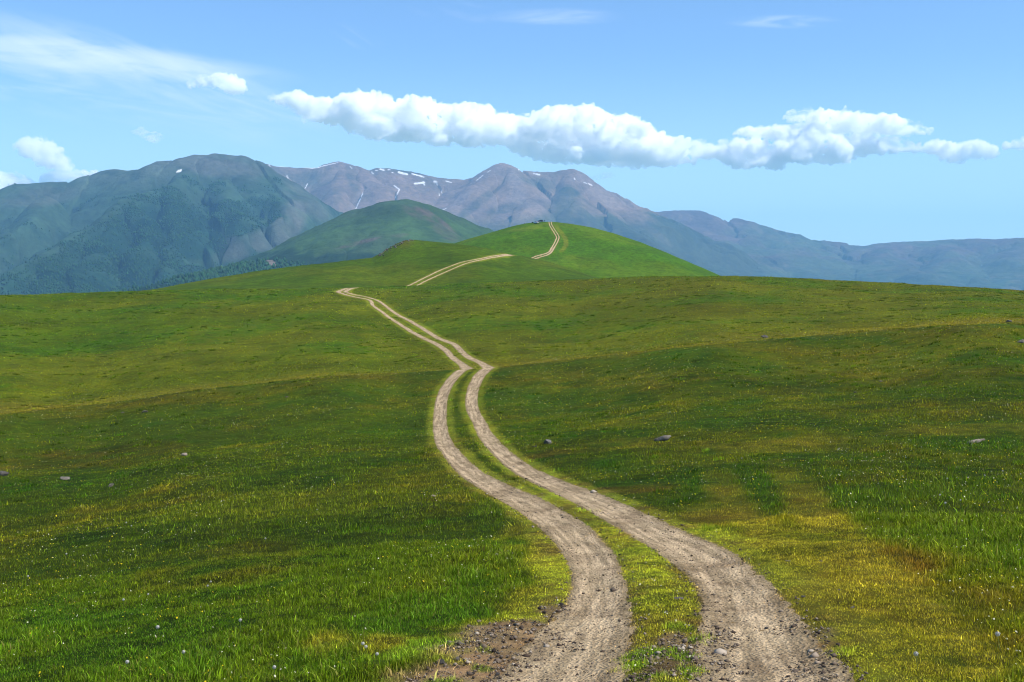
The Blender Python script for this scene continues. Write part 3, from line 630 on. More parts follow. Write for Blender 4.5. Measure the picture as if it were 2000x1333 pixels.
MGL = flat("car_glass", (.012, .018, .022), .08, .6); MTY = flat("tyre_rubber", (.015, .015, .015), .9, .2); MRM = flat("rim_metal", (.3, .3, .31), .35, .5, .8)
MLT = flat("lamp_glass", (.7, .7, .68), .15, .6); MTR = flat("black_trim", (.02, .02, .022), .6, .3); MRL = flat("tail_lamp", (.3, .01, .01), .2, .5)
def car(loc, rz, paint, label, van=False):
    """length along -Y (front) to +Y"""
    t_ = empty("off_road_car" if not van else "car", loc, rz); tag(t_, label, "car", "cars parked on the summit")
    bm = bmesh.new(); boxm(bm, (0, 0, .72), (1.78, 4.3, .62), (.95, .97), bev=.08); boxm(bm, (0, .35, 1.36), (1.62, 2.75 if van else 2.5, .66), (.86, .82), (0, .08), bev=.06)
    boxm(bm, (0, -1.35, 1.06), (1.5, 1.3, .1), (.9, .9), bev=.03); part("body", bm, paint, t_)
    bm = bmesh.new(); boxm(bm, (0, -.93, 1.37), (1.36, .05, .5), (.9, 1), (0, .21)); part("windscreen", bm, MGL, t_)
    bm = bmesh.new(); boxm(bm, (0, 1.68, 1.38), (1.3, .05, .42), (.9, 1), (0, -.1)); part("rear_window", bm, MGL, t_)
    for s_ in (-1, 1):
        bm = bmesh.new(); boxm(bm, (s_ * .775, .38, 1.38), (.06, 2.1, .4), (1, .84), (-s_ * .06, .05)); part("side_window", bm, MGL, t_)
        bm = bmesh.new(); boxm(bm, (s_ * .62, -2.13, .8), (.3, .06, .2), bev=.02); part("headlight", bm, MLT, t_)
        bm = bmesh.new(); boxm(bm, (s_ * .7, 2.13, .85), (.16, .06, .3), bev=.02); part("tail_light", bm, MRL, t_)
        bm = bmesh.new(); boxm(bm, (s_ * 1.0, -.75, 1.15), (.2, .1, .16), bev=.03); part("wing_mirror", bm, MTR, t_)
        for yy in (-1.35, 1.35):
            w_ = empty("wheel", (s_ * .78, yy, .37)); w_.parent = t_
            for nm, rr_, dp_, mt in (("tyre", .37, .24, MTY), ("rim", .22, .26, MRM)):
                bm = bmesh.new(); bmesh.ops.create_cone(bm, cap_ends=True, segments=20, radius1=rr_, radius2=rr_, depth=dp_); bmesh.ops.rotate(bm, verts=bm.verts, matrix=Matrix.Rotation(R(90), 3, "Y")); part(nm, bm, mt, w_)
    for yy, nm in ((-2.17, "front_bumper"), (2.17, "rear_bumper")):
        bm = bmesh.new(); boxm(bm, (0, yy, .5), (1.74, .16, .22), bev=.03); part(nm, bm, MTR, t_)
    bm = bmesh.new(); boxm(bm, (0, -2.15, .82), (.85, .05, .2), bev=.01); part("grille", bm, MTR, t_)
    return t_
def top(px, r):
    ph, _ = pix(px, 436); x, y = r * math.sin(ph), r * math.cos(ph); return (x, y, float(samp(GZ, np.array([x]), np.array([y]))[0]))
RS = float(np.exp(LR[np.argmax(E[:, np.argmin(np.abs(PHI - pix(1052, 435)[0]))][LR > math.log(640)]) + np.argmax(LR > math.log(640))]))
car(top(1047.6, RS - 18), .5, flat("silver_paint", (.5, .52, .55), .3, .5, .2), "pale silver off-road car parked nose on at the hilltop")
car(top(1055.5, RS - 6), R(-82), flat("navy_paint", (.012, .016, .035), .3, .5), "dark navy car parked side-on right behind the pale silver car", True)
# standing person
MSK = flat("skin", (.36, .22, .15), .6, .3); MCL = flat("dark_clothes", (.02, .022, .04), .9, .1); MHR = flat("dark_hair", (.015, .012, .01), .7, .2)
def person(loc, rz, label):
    J = {"pelvis": (0, 0, .94, .135), "waist": (0, 0, 1.08, .125), "chest": (0, .01, 1.32, .15), "neck": (0, 0, 1.49, .06), "head": (0, -.02, 1.60, .09), "crown": (0, -.01, 1.72, .075)}
    for s_, k_ in ((-1, "r"), (1, "l")):
        J.update({k_ + "sh": (s_ * .19, 0, 1.41, .06), k_ + "el": (s_ * .25, .03, 1.13, .045), k_ + "wr": (s_ * .26, -.05, .88, .032), k_ + "hand": (s_ * .26, -.07, .8, .035),
                  k_ + "hip": (s_ * .09, 0, .88, .09), k_ + "kn": (s_ * .11, -.01, .48, .06), k_ + "an": (s_ * .12, .02, .08, .042), k_ + "toe": (s_ * .13, -.15, .04, .035)})
    N = list(J); ed = [("pelvis", "waist"), ("waist", "chest"), ("chest", "neck"), ("neck", "head"), ("head", "crown")]
    for k_ in "rl": ed += [("chest", k_ + "sh"), (k_ + "sh", k_ + "el"), (k_ + "el", k_ + "wr"), (k_ + "wr", k_ + "hand"), ("pelvis", k_ + "hip"), (k_ + "hip", k_ + "kn"), (k_ + "kn", k_ + "an"), (k_ + "an", k_ + "toe")]
    me = bpy.data.meshes.new("person"); me.from_pydata([J[k_][:3] for k_ in N], [(N.index(a_), N.index(b_)) for a_, b_ in ed], [])
    o = link("person", me); md = o.modifiers.new("skin", "SKIN"); sv = me.skin_vertices[0].data
    for i_, k_ in enumerate(N): sv[i_].radius = (J[k_][3],) * 2
    sv[0].use_root = True; o.modifiers.new("sub", "SUBSURF").render_levels = 1
    me.materials.append(MCL); o.location = loc; o.rotation_euler = (0, 0, rz); tag(o, label, "person")
    bm = bmesh.new(); bmesh.ops.create_uvsphere(bm, u_segments=16, v_segments=10, radius=.105)
    for v_ in bm.verts: v_.co.z *= 1.1
    part("face", bm, MSK, o, True).location = (0, -.03, 1.64)
    bm = bmesh.new(); bmesh.ops.create_uvsphere(bm, u_segments=16, v_segments=10, radius=.115)
    bmesh.ops.delete(bm, geom=[v_ for v_ in bm.verts if v_.co.z < -.02 and v_.co.y < .03], context="VERTS"); part("hair", bm, MHR, o, True).location = (0, -.01, 1.67)
    return o
person(top(1063.8, RS - 4), .4, "person in dark clothes standing on the hilltop right of the cars")
def bush(loc, s_, label):
    t_ = empty("bush", loc); tag(t_, label, "bush")
    bm = bmesh.new()
    for i_ in range(5):
        a_ = random.random() * 6.28; m_ = Matrix.Translation((math.cos(a_) * .12, math.sin(a_) * .12, .25)) @ Matrix.Rotation(random.uniform(-.5, .5), 4, "X") @ Matrix.Rotation(random.uniform(-.5, .5), 4, "Y")
        bmesh.ops.create_cone(bm, cap_ends=True, segments=5, radius1=.03, radius2=.012, depth=.6, matrix=m_)
    part("stems", bm, MS, t_)
    n_ = 700; d_ = RNG.normal(size=(n_, 3)); d_ /= np.linalg.norm(d_, axis=1)[:, None]; c_ = d_ * (RNG.random((n_, 1)) ** .4) * [s_ * 1.0, s_ * .7, s_ * .5] + [0, 0, s_ * .45]
    c_[:, 2] = np.maximum(c_[:, 2], .02); q_ = RNG.normal(size=(n_, 3, 3)) * .07
    link("foliage", npmesh("foliage", (c_[:, None] + q_).reshape(-1, 3), np.arange(3 * n_).reshape(n_, 3), flat("bush_leaves", (.02, .035, .012), .8, .2)), t_)
bush(top(1040.2, RS - 8), .75, "small dark bush on the hilltop left of the silver car")
o = stone(1025, 437.6, 3.2, "dark", "dark rock on the hilltop's left shoulder, left of the bush", None, .8, 640, 835, "rock", cat="rock")

# ------------------------------------------------------------------ mountains: ridge lines with slopes falling away from them
MTX = NT("mountain_slopes"); t = MTX; a = t.attr("Col").outputs["Color"]; p = t.pos()
f1 = t.ramp(t.noise(.004, 10, .68, p), [(.3, .66), (.5, 1.0), (.72, 1.36)])
f2 = t.ramp(t.noise(.03, 8, .75, p), [(.3, .60), (.5, 1.0), (.7, 1.4)])
t.l(t.mix(1, t.mix(1, a, f1, "MULTIPLY"), f2, "MULTIPLY"), t.b.inputs["Base Color"]); t.bump(t.noise(.02, 10, .72, p), .8, 14); MM = t.fin(1, .05)
def P3(px, py, D):
    ph, e = pix(px, py); return np.array([D * math.sin(ph), D * math.cos(ph), D * e])
def mountain(name, ridges, r0, r1, p0, p1, k, colour, wr=90, flute=45, warp=40, floor=-420, nr=300, step=2.0, fl=170, qd=420, wr0=110):
    ph = np.linspace(pix(p0, 560)[0], pix(p1, 560)[0], int((p1 - p0) / step)); r = np.linspace(r0, r1, nr)[:, None]
    x = r * np.sin(ph)[None]; y = r * np.cos(ph)[None]; s0 = x.shape
    wx = x + warp * fbm(x / 500, y / 500, 4); wy = y + warp * fbm(x / 500 + 40, y / 500 + 11, 4)
    z = np.full(s0, -1e9); dd = np.zeros(s0); qq = np.zeros(s0); arc = np.zeros(s0); acc = 0; kk = k * (1 + .22 * fbm(x / 1400 + 5, y / 1400, 3))
    for ri, (rg, sc) in enumerate(ridges):
        Q_ = [P3(*q) for q in rg]; w_r = (wr0 if ri == 0 else wr); q_d = 650 if ri == 0 else qd
        for A_, B_ in zip(Q_[:-1], Q_[1:]):
            v = B_ - A_; L2 = v[0] ** 2 + v[1] ** 2 + 1e-6; L_ = math.sqrt(L2)
            tq = np.clip(((wx - A_[0]) * v[0] + (wy - A_[1]) * v[1]) / L2, 0, 1)
            d = np.hypot(wx - A_[0] - tq * v[0], wy - A_[1] - tq * v[1])
            zz = A_[2] + tq * v[2] - kk * sc * (np.sqrt(d * d + w_r * w_r) - w_r)
            mk = zz > z; z = np.where(mk, zz, z); dd = np.where(mk, d, dd); qq = np.where(mk, d / q_d, qq); arc = np.where(mk, acc + tq * L_, arc); acc += L_
        acc += 997
    q = sstep(.04, 1, qq)
    rd = ridged(arc / fl + .25 * perlin(dd / 300, arc / 300), dd / (fl * 7) + arc / (fl * 30), 4)
    rd2 = ridged(arc / (fl * .30) + .3 * perlin(dd / 120, arc / 120), dd / (fl * 2.2) + 3.3, 3)
    z = z + .26 * flute * q * (rd2 - 1.0)
    rd = .78 * rd + .22 * rd2
    z = z + flute * q * (rd - 1.0) * 1.3 + 10 * fbm(x / 260, y / 260, 5) * (.3 + q) + 3 * fbm(x / 60, y / 60, 4)
    z = np.maximum(z, floor + 20 * fbm(x / 400, y / 400, 3))
    gy, gx = np.gradient(z); sl = np.hypot(gy / (r1 - r0) * nr, gx / (r * (ph[1] - ph[0])))
    px, py = unpix(x, y, z)
    c = colour(px, py, x, y, z, sl, rd, dd)
    o = link(name, npmesh(name, np.stack([x, y, z], -1).reshape(-1, 3), gridfaces(*s0), MM, c.reshape(-1, 3), True)); tag(o, kind="structure")
    return o, (x, y, z, px, py, c)
cFOR, cGRS, cROC, cSCR, cSNW, cMEA = (np.array(q) for q in ((.014, .036, .018), (.046, .068, .034), (.155, .112, .098), (.20, .15, .125), (.66, .66, .66), (.050, .098, .026)))
def blobs(px, py, L):
    w = np.zeros_like(px)
    for (a_, b_, ra, rb, th, s_) in L:
        u = (px - a_) * math.cos(R(th)) + (py - b_) * math.sin(R(th)); v = -(px - a_) * math.sin(R(th)) + (py - b_) * math.cos(R(th))
        w = np.maximum(w, s_ * (1 - sstep(.6, 1.25, np.hypot(u / ra, v / rb))))
    return w
def snowline(px, py, L, nz):
    w = np.zeros_like(px)
    for (x0, y0, x1, y1, wd) in L:
        dx, dy = x1 - x0, y1 - y0; tq = np.clip(((px - x0) * dx + (py - y0) * dy) / (dx * dx + dy * dy + 1e-6), 0, 1)
        w = np.maximum(w, 1 - sstep(.7, 1.25, np.hypot(px - x0 - tq * dx, py - y0 - tq * dy) / (wd * .5) + nz * .4))
    return w
# left massif
def colL1(px, py, x, y, z, sl, rd, dd):
    n = fbm(x / 420, y / 420, 5); n_ = fbm(x / 130, y / 130, 4)
    c = np.zeros(px.shape + (3,)) + cGRS; c = mixc(c, cROC, sstep(430, 720, z + 120 * n) * .75)
    c = mixc(c, cROC * .8, blobs(px, py, [(80, 385, 90, 20, -8, .5), (430, 330, 90, 18, 5, .55)]))
    line = np.interp(px, [-300, 0, 110, 200, 260, 330, 400, 470, 520, 560, 600, 660], [570, 548, 490, 432, 392, 372, 400, 425, 440, 470, 500, 520])
    c = mixc(c, cFOR, sstep(-18, 22, py - line + 22 * n + 12 * n_) * .95)
    c = mixc(c, cFOR * .8, blobs(px, py, [(440, 420, 120, 26, -12, .9), (540, 408, 40, 16, 20, .9), (390, 355, 60, 14, 30, .5), (470, 362, 70, 14, 10, .6)]) * np.clip(.75 + n_, 0, 1))
    c = mixc(c, cSCR * .75, blobs(px, py, [(560, 440, 30, 75, 35, .8), (500, 475, 95, 24, -20, .75), (600, 395, 60, 26, 36, .5), (455, 480, 30, 20, 0, .6)]) * np.clip(.8 + .8 * n_, 0, 1))
    c = mixc(c, cGRS, blobs(px, py, [(380, 515, 22, 10, 0, .8), (240, 545, 10, 30, 5, .6)]))
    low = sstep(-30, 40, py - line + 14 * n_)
    c = mixc(c, cGRS * 1.25, low * sstep(.52, .86, rd) * .5); c = c * (1 - .55 * low * sstep(.62, .34, rd))[..., None] if False else mixc(c, cFOR * .55, low * (1 - sstep(.34, .56, rd)) * .8)  # relief light and dark put into the colour: ribs lighter, gullies darker vegetation
    c = mixc(c, cGRS * 1.5, (1 - low) * np.clip(n + .25, 0, 1) * .5); c = mixc(c, cFOR, (1 - low) * sstep(.2, .7, -n_ + .4 * n) * .45)
    c = c * np.array((.66, .88, .95))  # cool tint puts distance haze into the slope colour
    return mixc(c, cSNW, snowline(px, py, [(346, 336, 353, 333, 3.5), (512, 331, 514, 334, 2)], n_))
L1 = [([(-420, 470, 6300), (-150, 420, 6200), (0, 378, 6100), (60, 360, 6100), (120, 356, 6100), (175, 353, 6100), (203, 342, 6100), (240, 332, 6100), (262, 337, 6100), (285, 330, 6050), (330, 314, 6000), (370, 305, 6000), (410, 300, 6000), (450, 304, 6000),
        (480, 312, 6000), (500, 322, 6000), (520, 337, 5980), (560, 361, 5900), (600, 385, 5800), (640, 408, 5700), (664, 421, 5650), (720, 452, 5500), (790, 500, 5300), (860, 560, 5100)], 1.0),
      ([(390, 306, 5950), (362, 345, 5550), (335, 366, 5250), (262, 392, 4950), (205, 424, 4700), (130, 472, 4400), (60, 520, 4100), (-30, 575, 3800)], 1.0),
      ([(335, 366, 5250), (352, 400, 4900), (340, 460, 4500), (315, 555, 4050)], 1.25), ([(262, 392, 4950), (285, 430, 4650), (262, 490, 4300), (235, 570, 3950)], 1.25), ([(205, 424, 4700), (190, 480, 4350), (165, 540, 4050), (150, 590, 3800)], 1.2),
      ([(130, 472, 4400), (110, 530, 4050), (90, 590, 3750)], 1.2), ([(440, 322, 5850), (430, 362, 5450), (425, 400, 5100), (400, 450, 4700), (385, 520, 4300), (370, 580, 4050)], 1.1), ([(480, 340, 5750), (520, 385, 5400), (555, 405, 5200), (548, 440, 4950), (500, 480, 4700)], 1.1),
      ([(425, 400, 5100), (470, 425, 4850), (460, 460, 4650)], 1.2), ([(100, 385, 5600), (40, 440, 5100), (-60, 500, 4700)], .9), ([(600, 400, 5600), (640, 440, 5300), (650, 480, 5100)], 1.0)]
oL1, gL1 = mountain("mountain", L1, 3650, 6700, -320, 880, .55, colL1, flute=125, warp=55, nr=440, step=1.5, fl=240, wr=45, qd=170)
# low wooded spur in front of it
def colL0(px, py, x, y, z, sl, rd, dd):
    n_ = fbm(x / 90, y / 90, 4); c = np.zeros(px.shape + (3,)) + cFOR * .75
    return mixc(c, cSCR, blobs(px, py, [(528, 512, 14, 6, 30, .7)]))
oL0, gL0 = mountain("wooded_hill", [([(-150, 600, 3000), (0, 588, 3000), (100, 580, 3000), (200, 577, 2950), (280, 567, 2900), (340, 551, 2900), (400, 536, 2950), (450, 525, 3000), (500, 513, 3000), (530, 509, 3000), (550, 515, 3000), (600, 528, 3050), (700, 560, 3050)], 1)],
                    2600, 3250, -150, 760, .5, colL0, wr=40, flute=25, warp=15, nr=110)
# green hill in the middle
def colL2(px, py, x, y, z, sl, rd, dd):
    n = fbm(x / 300, y / 300, 5); n_ = fbm(x / 60, y / 60, 4)
    c = np.zeros(px.shape + (3,)) + cMEA; c = mixc(c, cGRS, sstep(-.3, .7, n) * .6)
    c = mixc(c, cMEA * .62, blobs(px, py, [(740, 428, 70, 22, -20, .7), (850, 440, 60, 30, 38, .6)]))
    c = mixc(c, cROC * .75, blobs(px, py, [(830, 420, 26, 8, 35, .9), (868, 438, 50, 4, 38, .8), (700, 475, 46, 4, -14, .8), (780, 460, 20, 4, -5, .6), (870, 455, 36, 14, 40, .35), (810, 418, 30, 8, 30, .5)]) * np.clip(.7 + n_, 0, 1))
    return mixc(c, cFOR, sstep(485, 500, py + 12 * n_) * .8) * .85
oL2, gL2 = mountain("green_hill", [([(380, 590, 3500), (480, 530, 3500), (520, 507, 3500), (560, 491, 3500), (620, 465, 3500), (680, 430, 3500), (720, 406, 3500), (760, 393, 3500), (790, 390, 3500), (815, 396, 3500), (842, 418, 3480), (862, 442, 3450), (886, 468, 3400), (912, 498, 3350), (950, 560, 3300)], 1.0),
                                   ([(775, 391, 3500), (720, 440, 3300), (660, 478, 3150), (560, 520, 3050)], .85), ([(790, 392, 3500), (800, 440, 3250), (790, 500, 3050)], .8), ([(845, 418, 3480), (850, 470, 3250), (850, 520, 3100)], .9)],
                    2850, 3850, 380, 1040, .52, colL2, wr=110, wr0=50, flute=16, warp=18, nr=200, step=1.5, fl=90)
# snowy range behind
SNOW = [(540, 325, 562, 326, 2), (562, 325, 580, 328, 1.5), (575, 326, 610, 329, 1.6), (610, 329, 625, 327, 2), (625, 326, 660, 318, 1.2), (526, 322, 528, 331, 1.6), (560, 343, 571, 368, 1.5), (600, 360, 592, 377, 1.2), (709, 377, 695, 408, 1.6), (684, 326, 687, 329, 1.6),
        (726, 337, 729, 340, 2.6), (743, 331, 750, 333, 2.8), (757, 332, 762, 332, 1.6), (765, 337, 768, 338, 1.6), (779, 337, 795, 341, 4.2), (805, 340, 828, 346, 2.4), (770, 363, 780, 371, 1.9), (780, 371, 772, 387, 1.5), (810, 359, 829, 357, 2.8), (826, 356, 829, 362, 1.8),
        (842, 353, 852, 355, 2), (852, 355, 855, 361, 1.6), (870, 354, 882, 357, 1.8), (864, 374, 858, 382, 1.8), (871, 375, 892, 364, 1.6), (898, 364, 903, 362, 1.4), (931, 353, 943, 343, 1.4), (952, 337, 958, 333, 1.0), (863, 411, 872, 407, 1.2), (844, 402, 846, 403, 1.2),
        (1013, 332, 1028, 333, 2), (1042, 339, 1054, 342, 2.6), (1121, 349, 1123, 351, 2), (1140, 356, 1156, 362, 1.3), (733, 333, 738, 334, 1.2)]
def colL3(px, py, x, y, z, sl, rd, dd):
    n = fbm(x / 600, y / 600, 5); n_ = fbm(x / 160, y / 160, 4)
    c = np.zeros(px.shape + (3,)) + np.array((.205, .138, .098)); c = mixc(c, cGRS * .9, sstep(-.05, .75, n) * .55); c = mixc(c, cSCR, sstep(.1, .9, -n + .4 * n_) * .7)
    c = mixc(c, cGRS, sstep(395, 450, py + 25 * n) * .7)
    c = mixc(c, cGRS * .55, blobs(px, py, [(1115, 372, 26, 14, 0, .8), (640, 385, 30, 30, 0, .5), (600, 360, 30, 25, 0, .4), (690, 350, 14, 30, -15, .6), (1000, 405, 60, 10, -12, .6), (930, 400, 60, 10, -38, .6), (800, 335, 28, 6, 10, .7), (1130, 432, 20, 7, 10, .7), (1225, 460, 24, 7, 5, .8), (1275, 445, 18, 9, 30, .5)]) * np.clip(.8 + .6 * n_, 0, 1))
    c = mixc(c, cSCR * 1.15, blobs(px, py, [(1010, 365, 16, 40, -20, .6), (1050, 400, 30, 20, 0, .5), (700, 390, 10, 40, 30, .4), (1285, 460, 40, 8, 38, .6), (900, 390, 40, 7, -38, .5)]))
    c = mixc(c, cGRS * .8, sstep(1130, 1240, px + 20 * n_) * sstep(415, 440, py + 15 * n) * .7) * .86
    return mixc(c, cSNW, snowline(px, py, SNOW, n_))
L3 = [([(330, 380, 9000), (440, 345, 9000), (490, 331, 9000), (513, 324, 9000), (526, 321, 9000), (545, 325, 9000), (580, 328, 9000), (620, 328, 9000), (640, 322, 9000), (665, 316.5, 9000), (690, 325, 9000), (718, 334, 9000), (735, 329, 9000), (760, 330, 9000), (800, 335, 9000), (850, 347, 9000), (880, 350, 9000), (910, 351, 9000),
        (930, 346, 9000), (955, 334, 9000), (985, 318, 8900), (1010, 332, 8900), (1050, 337, 8900), (1080, 336.5, 8900), (1113, 330.5, 8900), (1140, 353, 8850), (1165, 367, 8800), (1190, 381, 8750), (1210, 394, 8700), (1235, 420, 8650), (1262, 445, 8600), (1300, 480, 8500), (1400, 560, 8300)], 1.0),
      ([(665, 317, 9000), (668, 345, 8650), (655, 380, 8250), (640, 420, 7900)], 1), ([(690, 325, 9000), (740, 360, 8500), (800, 385, 8200), (850, 430, 7900)], 1), ([(520, 324, 9000), (560, 350, 8600), (590, 390, 8200)], 1),
      ([(850, 347, 9000), (835, 362, 8750), (850, 395, 8350)], 1), ([(985, 321, 8900), (940, 362, 8450), (890, 402, 8050), (850, 450, 7700)], 1), ([(985, 321, 8900), (1005, 352, 8550), (1030, 395, 8100), (1000, 440, 7700), (980, 480, 7400)], .95),
      ([(1113, 333, 8900), (1105, 365, 8500), (1120, 405, 8100), (1090, 450, 7700)], .95), ([(1113, 333, 8900), (1160, 392, 8450), (1208, 440, 7950), (1255, 468, 7500), (1300, 488, 7350), (1340, 511, 7200), (1388, 541, 7050), (1440, 575, 6950)], 1.0), ([(1208, 440, 7950), (1200, 470, 7500), (1240, 510, 7200)], 1), ([(1060, 340, 8850), (1060, 380, 8450)], 1)]
oL3, gL3 = mountain("mountain", L3, 6700, 9700, 400, 1480, .55, colL3, wr=70, wr0=30, flute=95, warp=38, nr=330, step=1.6, fl=230)
# long pale range to the right
def colL4(px, py, x, y, z, sl, rd, dd):
    n = fbm(x / 900, y / 900, 5); n_ = fbm(x / 240, y / 240, 4); c = np.zeros(px.shape + (3,)) + cROC * .62
    c = mixc(c, cGRS * 1.1, np.clip(sstep(-.2, .7, n + (py - 470) / 90) * .85, 0, 1)); c = mixc(c, cFOR * 1.3, sstep(.1, .8, -n + .6 * n_ + (py - 500) / 90) * .55); return mixc(c, cSCR * .8, sstep(.35, 1, n_ + .4 * n) * .35)
L4 = [([(1100, 470, 10800), (1200, 435, 10800), (1252, 424, 10800), (1275, 415, 10800), (1300, 413, 10800), (1350, 411, 10800), (1380, 420, 10800), (1412, 430, 10800), (1440, 427, 10800), (1462, 438, 10800), (1500, 456, 10800), (1540, 468, 10800), (1590, 472, 10800), (1640, 478, 10800), (1685, 481, 10800), (1720, 476, 10800), (1760, 473, 10800),
        (1850, 469, 10800), (1890, 468, 10800), (1905, 466, 10800), (1940, 467, 10800), (2000, 465, 10800), (2100, 461, 10800), (2250, 470, 10800), (2500, 500, 10800)], 1.0),
      ([(1350, 411, 10800), (1340, 450, 10080), (1370, 490, 9520), (1420, 530, 9040)], .8), ([(1440, 428, 10800), (1450, 465, 10080), (1500, 500, 9520), (1560, 540, 9040)], .8), ([(1280, 415, 10800), (1320, 480, 9760), (1400, 540, 9200)], .8), ([(1590, 472, 10800), (1560, 505, 9840), (1640, 545, 9040)], .7),
      ([(1760, 473, 10800), (1720, 505, 9840), (1750, 550, 8960)], .7), ([(1850, 469, 10800), (1860, 505, 9760), (1800, 530, 9200), (1840, 570, 8720)], .7), ([(2000, 465, 10800), (1980, 505, 9760), (1930, 540, 9040), (1980, 590, 8640)], .7), ([(2100, 462, 10800), (2090, 520, 9600), (2050, 570, 8800)], .7), ([(1685, 481, 10800), (1660, 520, 9600), (1700, 560, 8960)], .7)]
oL4, gL4 = mountain("mountain", L4, 8450, 11700, 1080, 2350, .36, colL4, wr=160, flute=60, warp=90, nr=260, step=2.0, fl=260, qd=260)

# far woods on the left slopes: one mass of small trees
def wood(gr_, n, line_fn, hgt):
    x, y, z, px, py, c = gr_; w = np.clip((c[..., 1] < .055) * (c[..., 0] < .028), 0, 1).astype(float) * (py < 585) * (px > -120) * (px < 600)
    w *= np.clip(.6 + .9 * fbm(x / 160, y / 160, 3), .05, 1.5); w = w.ravel(); w /= w.sum()
    i = RNG.choice(len(w), n, p=w); st = 9.0
    X = x.ravel()[i] + RNG.uniform(-st, st, n); Y = y.ravel()[i] + RNG.uniform(-st, st, n); Z = z.ravel()[i] - 1
    h_ = hgt * RNG.uniform(.6, 1.3, n); rr_ = h_ * RNG.uniform(.28, .42, n)
    an = np.linspace(0, 6.283, 6)[:-1]; ring = []
    for (q, zz) in ((.55, .15), (1, .38), (.6, .72)):
        k_ = RNG.uniform(.75, 1.25, (n, 5)); ring.append(np.stack([X[:, None] + rr_[:, None] * q * np.cos(an) * k_, Y[:, None] + rr_[:, None] * q * np.sin(an) * k_, Z[:, None] + h_[:, None] * zz * np.ones(5)], -1))
    v = np.concatenate(ring + [np.stack([X, Y, Z + h_], -1)[:, None]], 1); b = np.arange(n)[:, None] * 16; F_ = []
    for q in range(5):
        q2 = (q + 1) % 5
        for o_ in (0, 5): F_ += [b + [o_ + q, o_ + q2, o_ + 5 + q2], b + [o_ + q, o_ + 5 + q2, o_ + 5 + q]]
        F_.append(b + [10 + q, 10 + q2, 15])
    cc_ = np.array((.022, .056, .018)) * np.exp(RNG.normal(0, .2, (n, 1))) * RNG.uniform(.85, 1.15, (n, 3))
    return v.reshape(-1, 3), np.concatenate(F_), np.repeat(cc_[:, None], 16, 1).reshape(-1, 3)
W1 = wood(gL1, 26000, None, 8.5); W0 = wood(gL0, 5200, None, 10)
t = NT("forest_canopy"); t.l(t.attr("Col").outputs["Color"], t.b.inputs["Base Color"]); MFC = t.fin(1, .05)
fo = link("forest", npmesh("forest", np.concatenate([W1[0], W0[0]]), np.concatenate([W1[1], W0[1] + len(W1[0])]), MFC, np.concatenate([W1[2], W0[2]]))); tag(fo, "dark forest covering the lower left mountain slopes", "forest", kind="stuff")

# ------------------------------------------------------------------ clouds: closed billows filled with scattering vapour
def cloudmat(dens):
    t = NT("cloud_vapour"); t.t.nodes.remove(t.b); v = t.n("ShaderNodeVolumePrincipled")
    v.inputs["Color"].default_value = (1, 1, 1, 1); v.inputs["Density"].default_value = dens; v.inputs["Anisotropy"].default_value = .1
    mpg = t.n("ShaderNodeMapping"); mpg.inputs["Scale"].default_value = (1 / 330, 1 / 330, 1 / 210); t.l(t.pos(), mpg.inputs["Vector"])
    n_ = t.noise(1.0, 9, .66, mpg.outputs[0], .4); mr = t.n("ShaderNodeMapRange"); mr.interpolation_type = "SMOOTHSTEP"; t.l(n_, mr.inputs[0])
    mr.inputs[1].default_value = .40; mr.inputs[2].default_value = .58; mr.inputs[3].default_value = 0.0; mr.inputs[4].default_value = dens * 1.6; t.l(mr.outputs[0], v.inputs["Density"])
    t.l(v.outputs[0], t.out.inputs["Volume"]); t.m.cycles.volume_step_rate = .05; return t.m
CM = {"d": cloudmat(.017), "m": cloudmat(.014), "f": cloudmat(.004)}
DC = 15000.0; PPM = DC / F
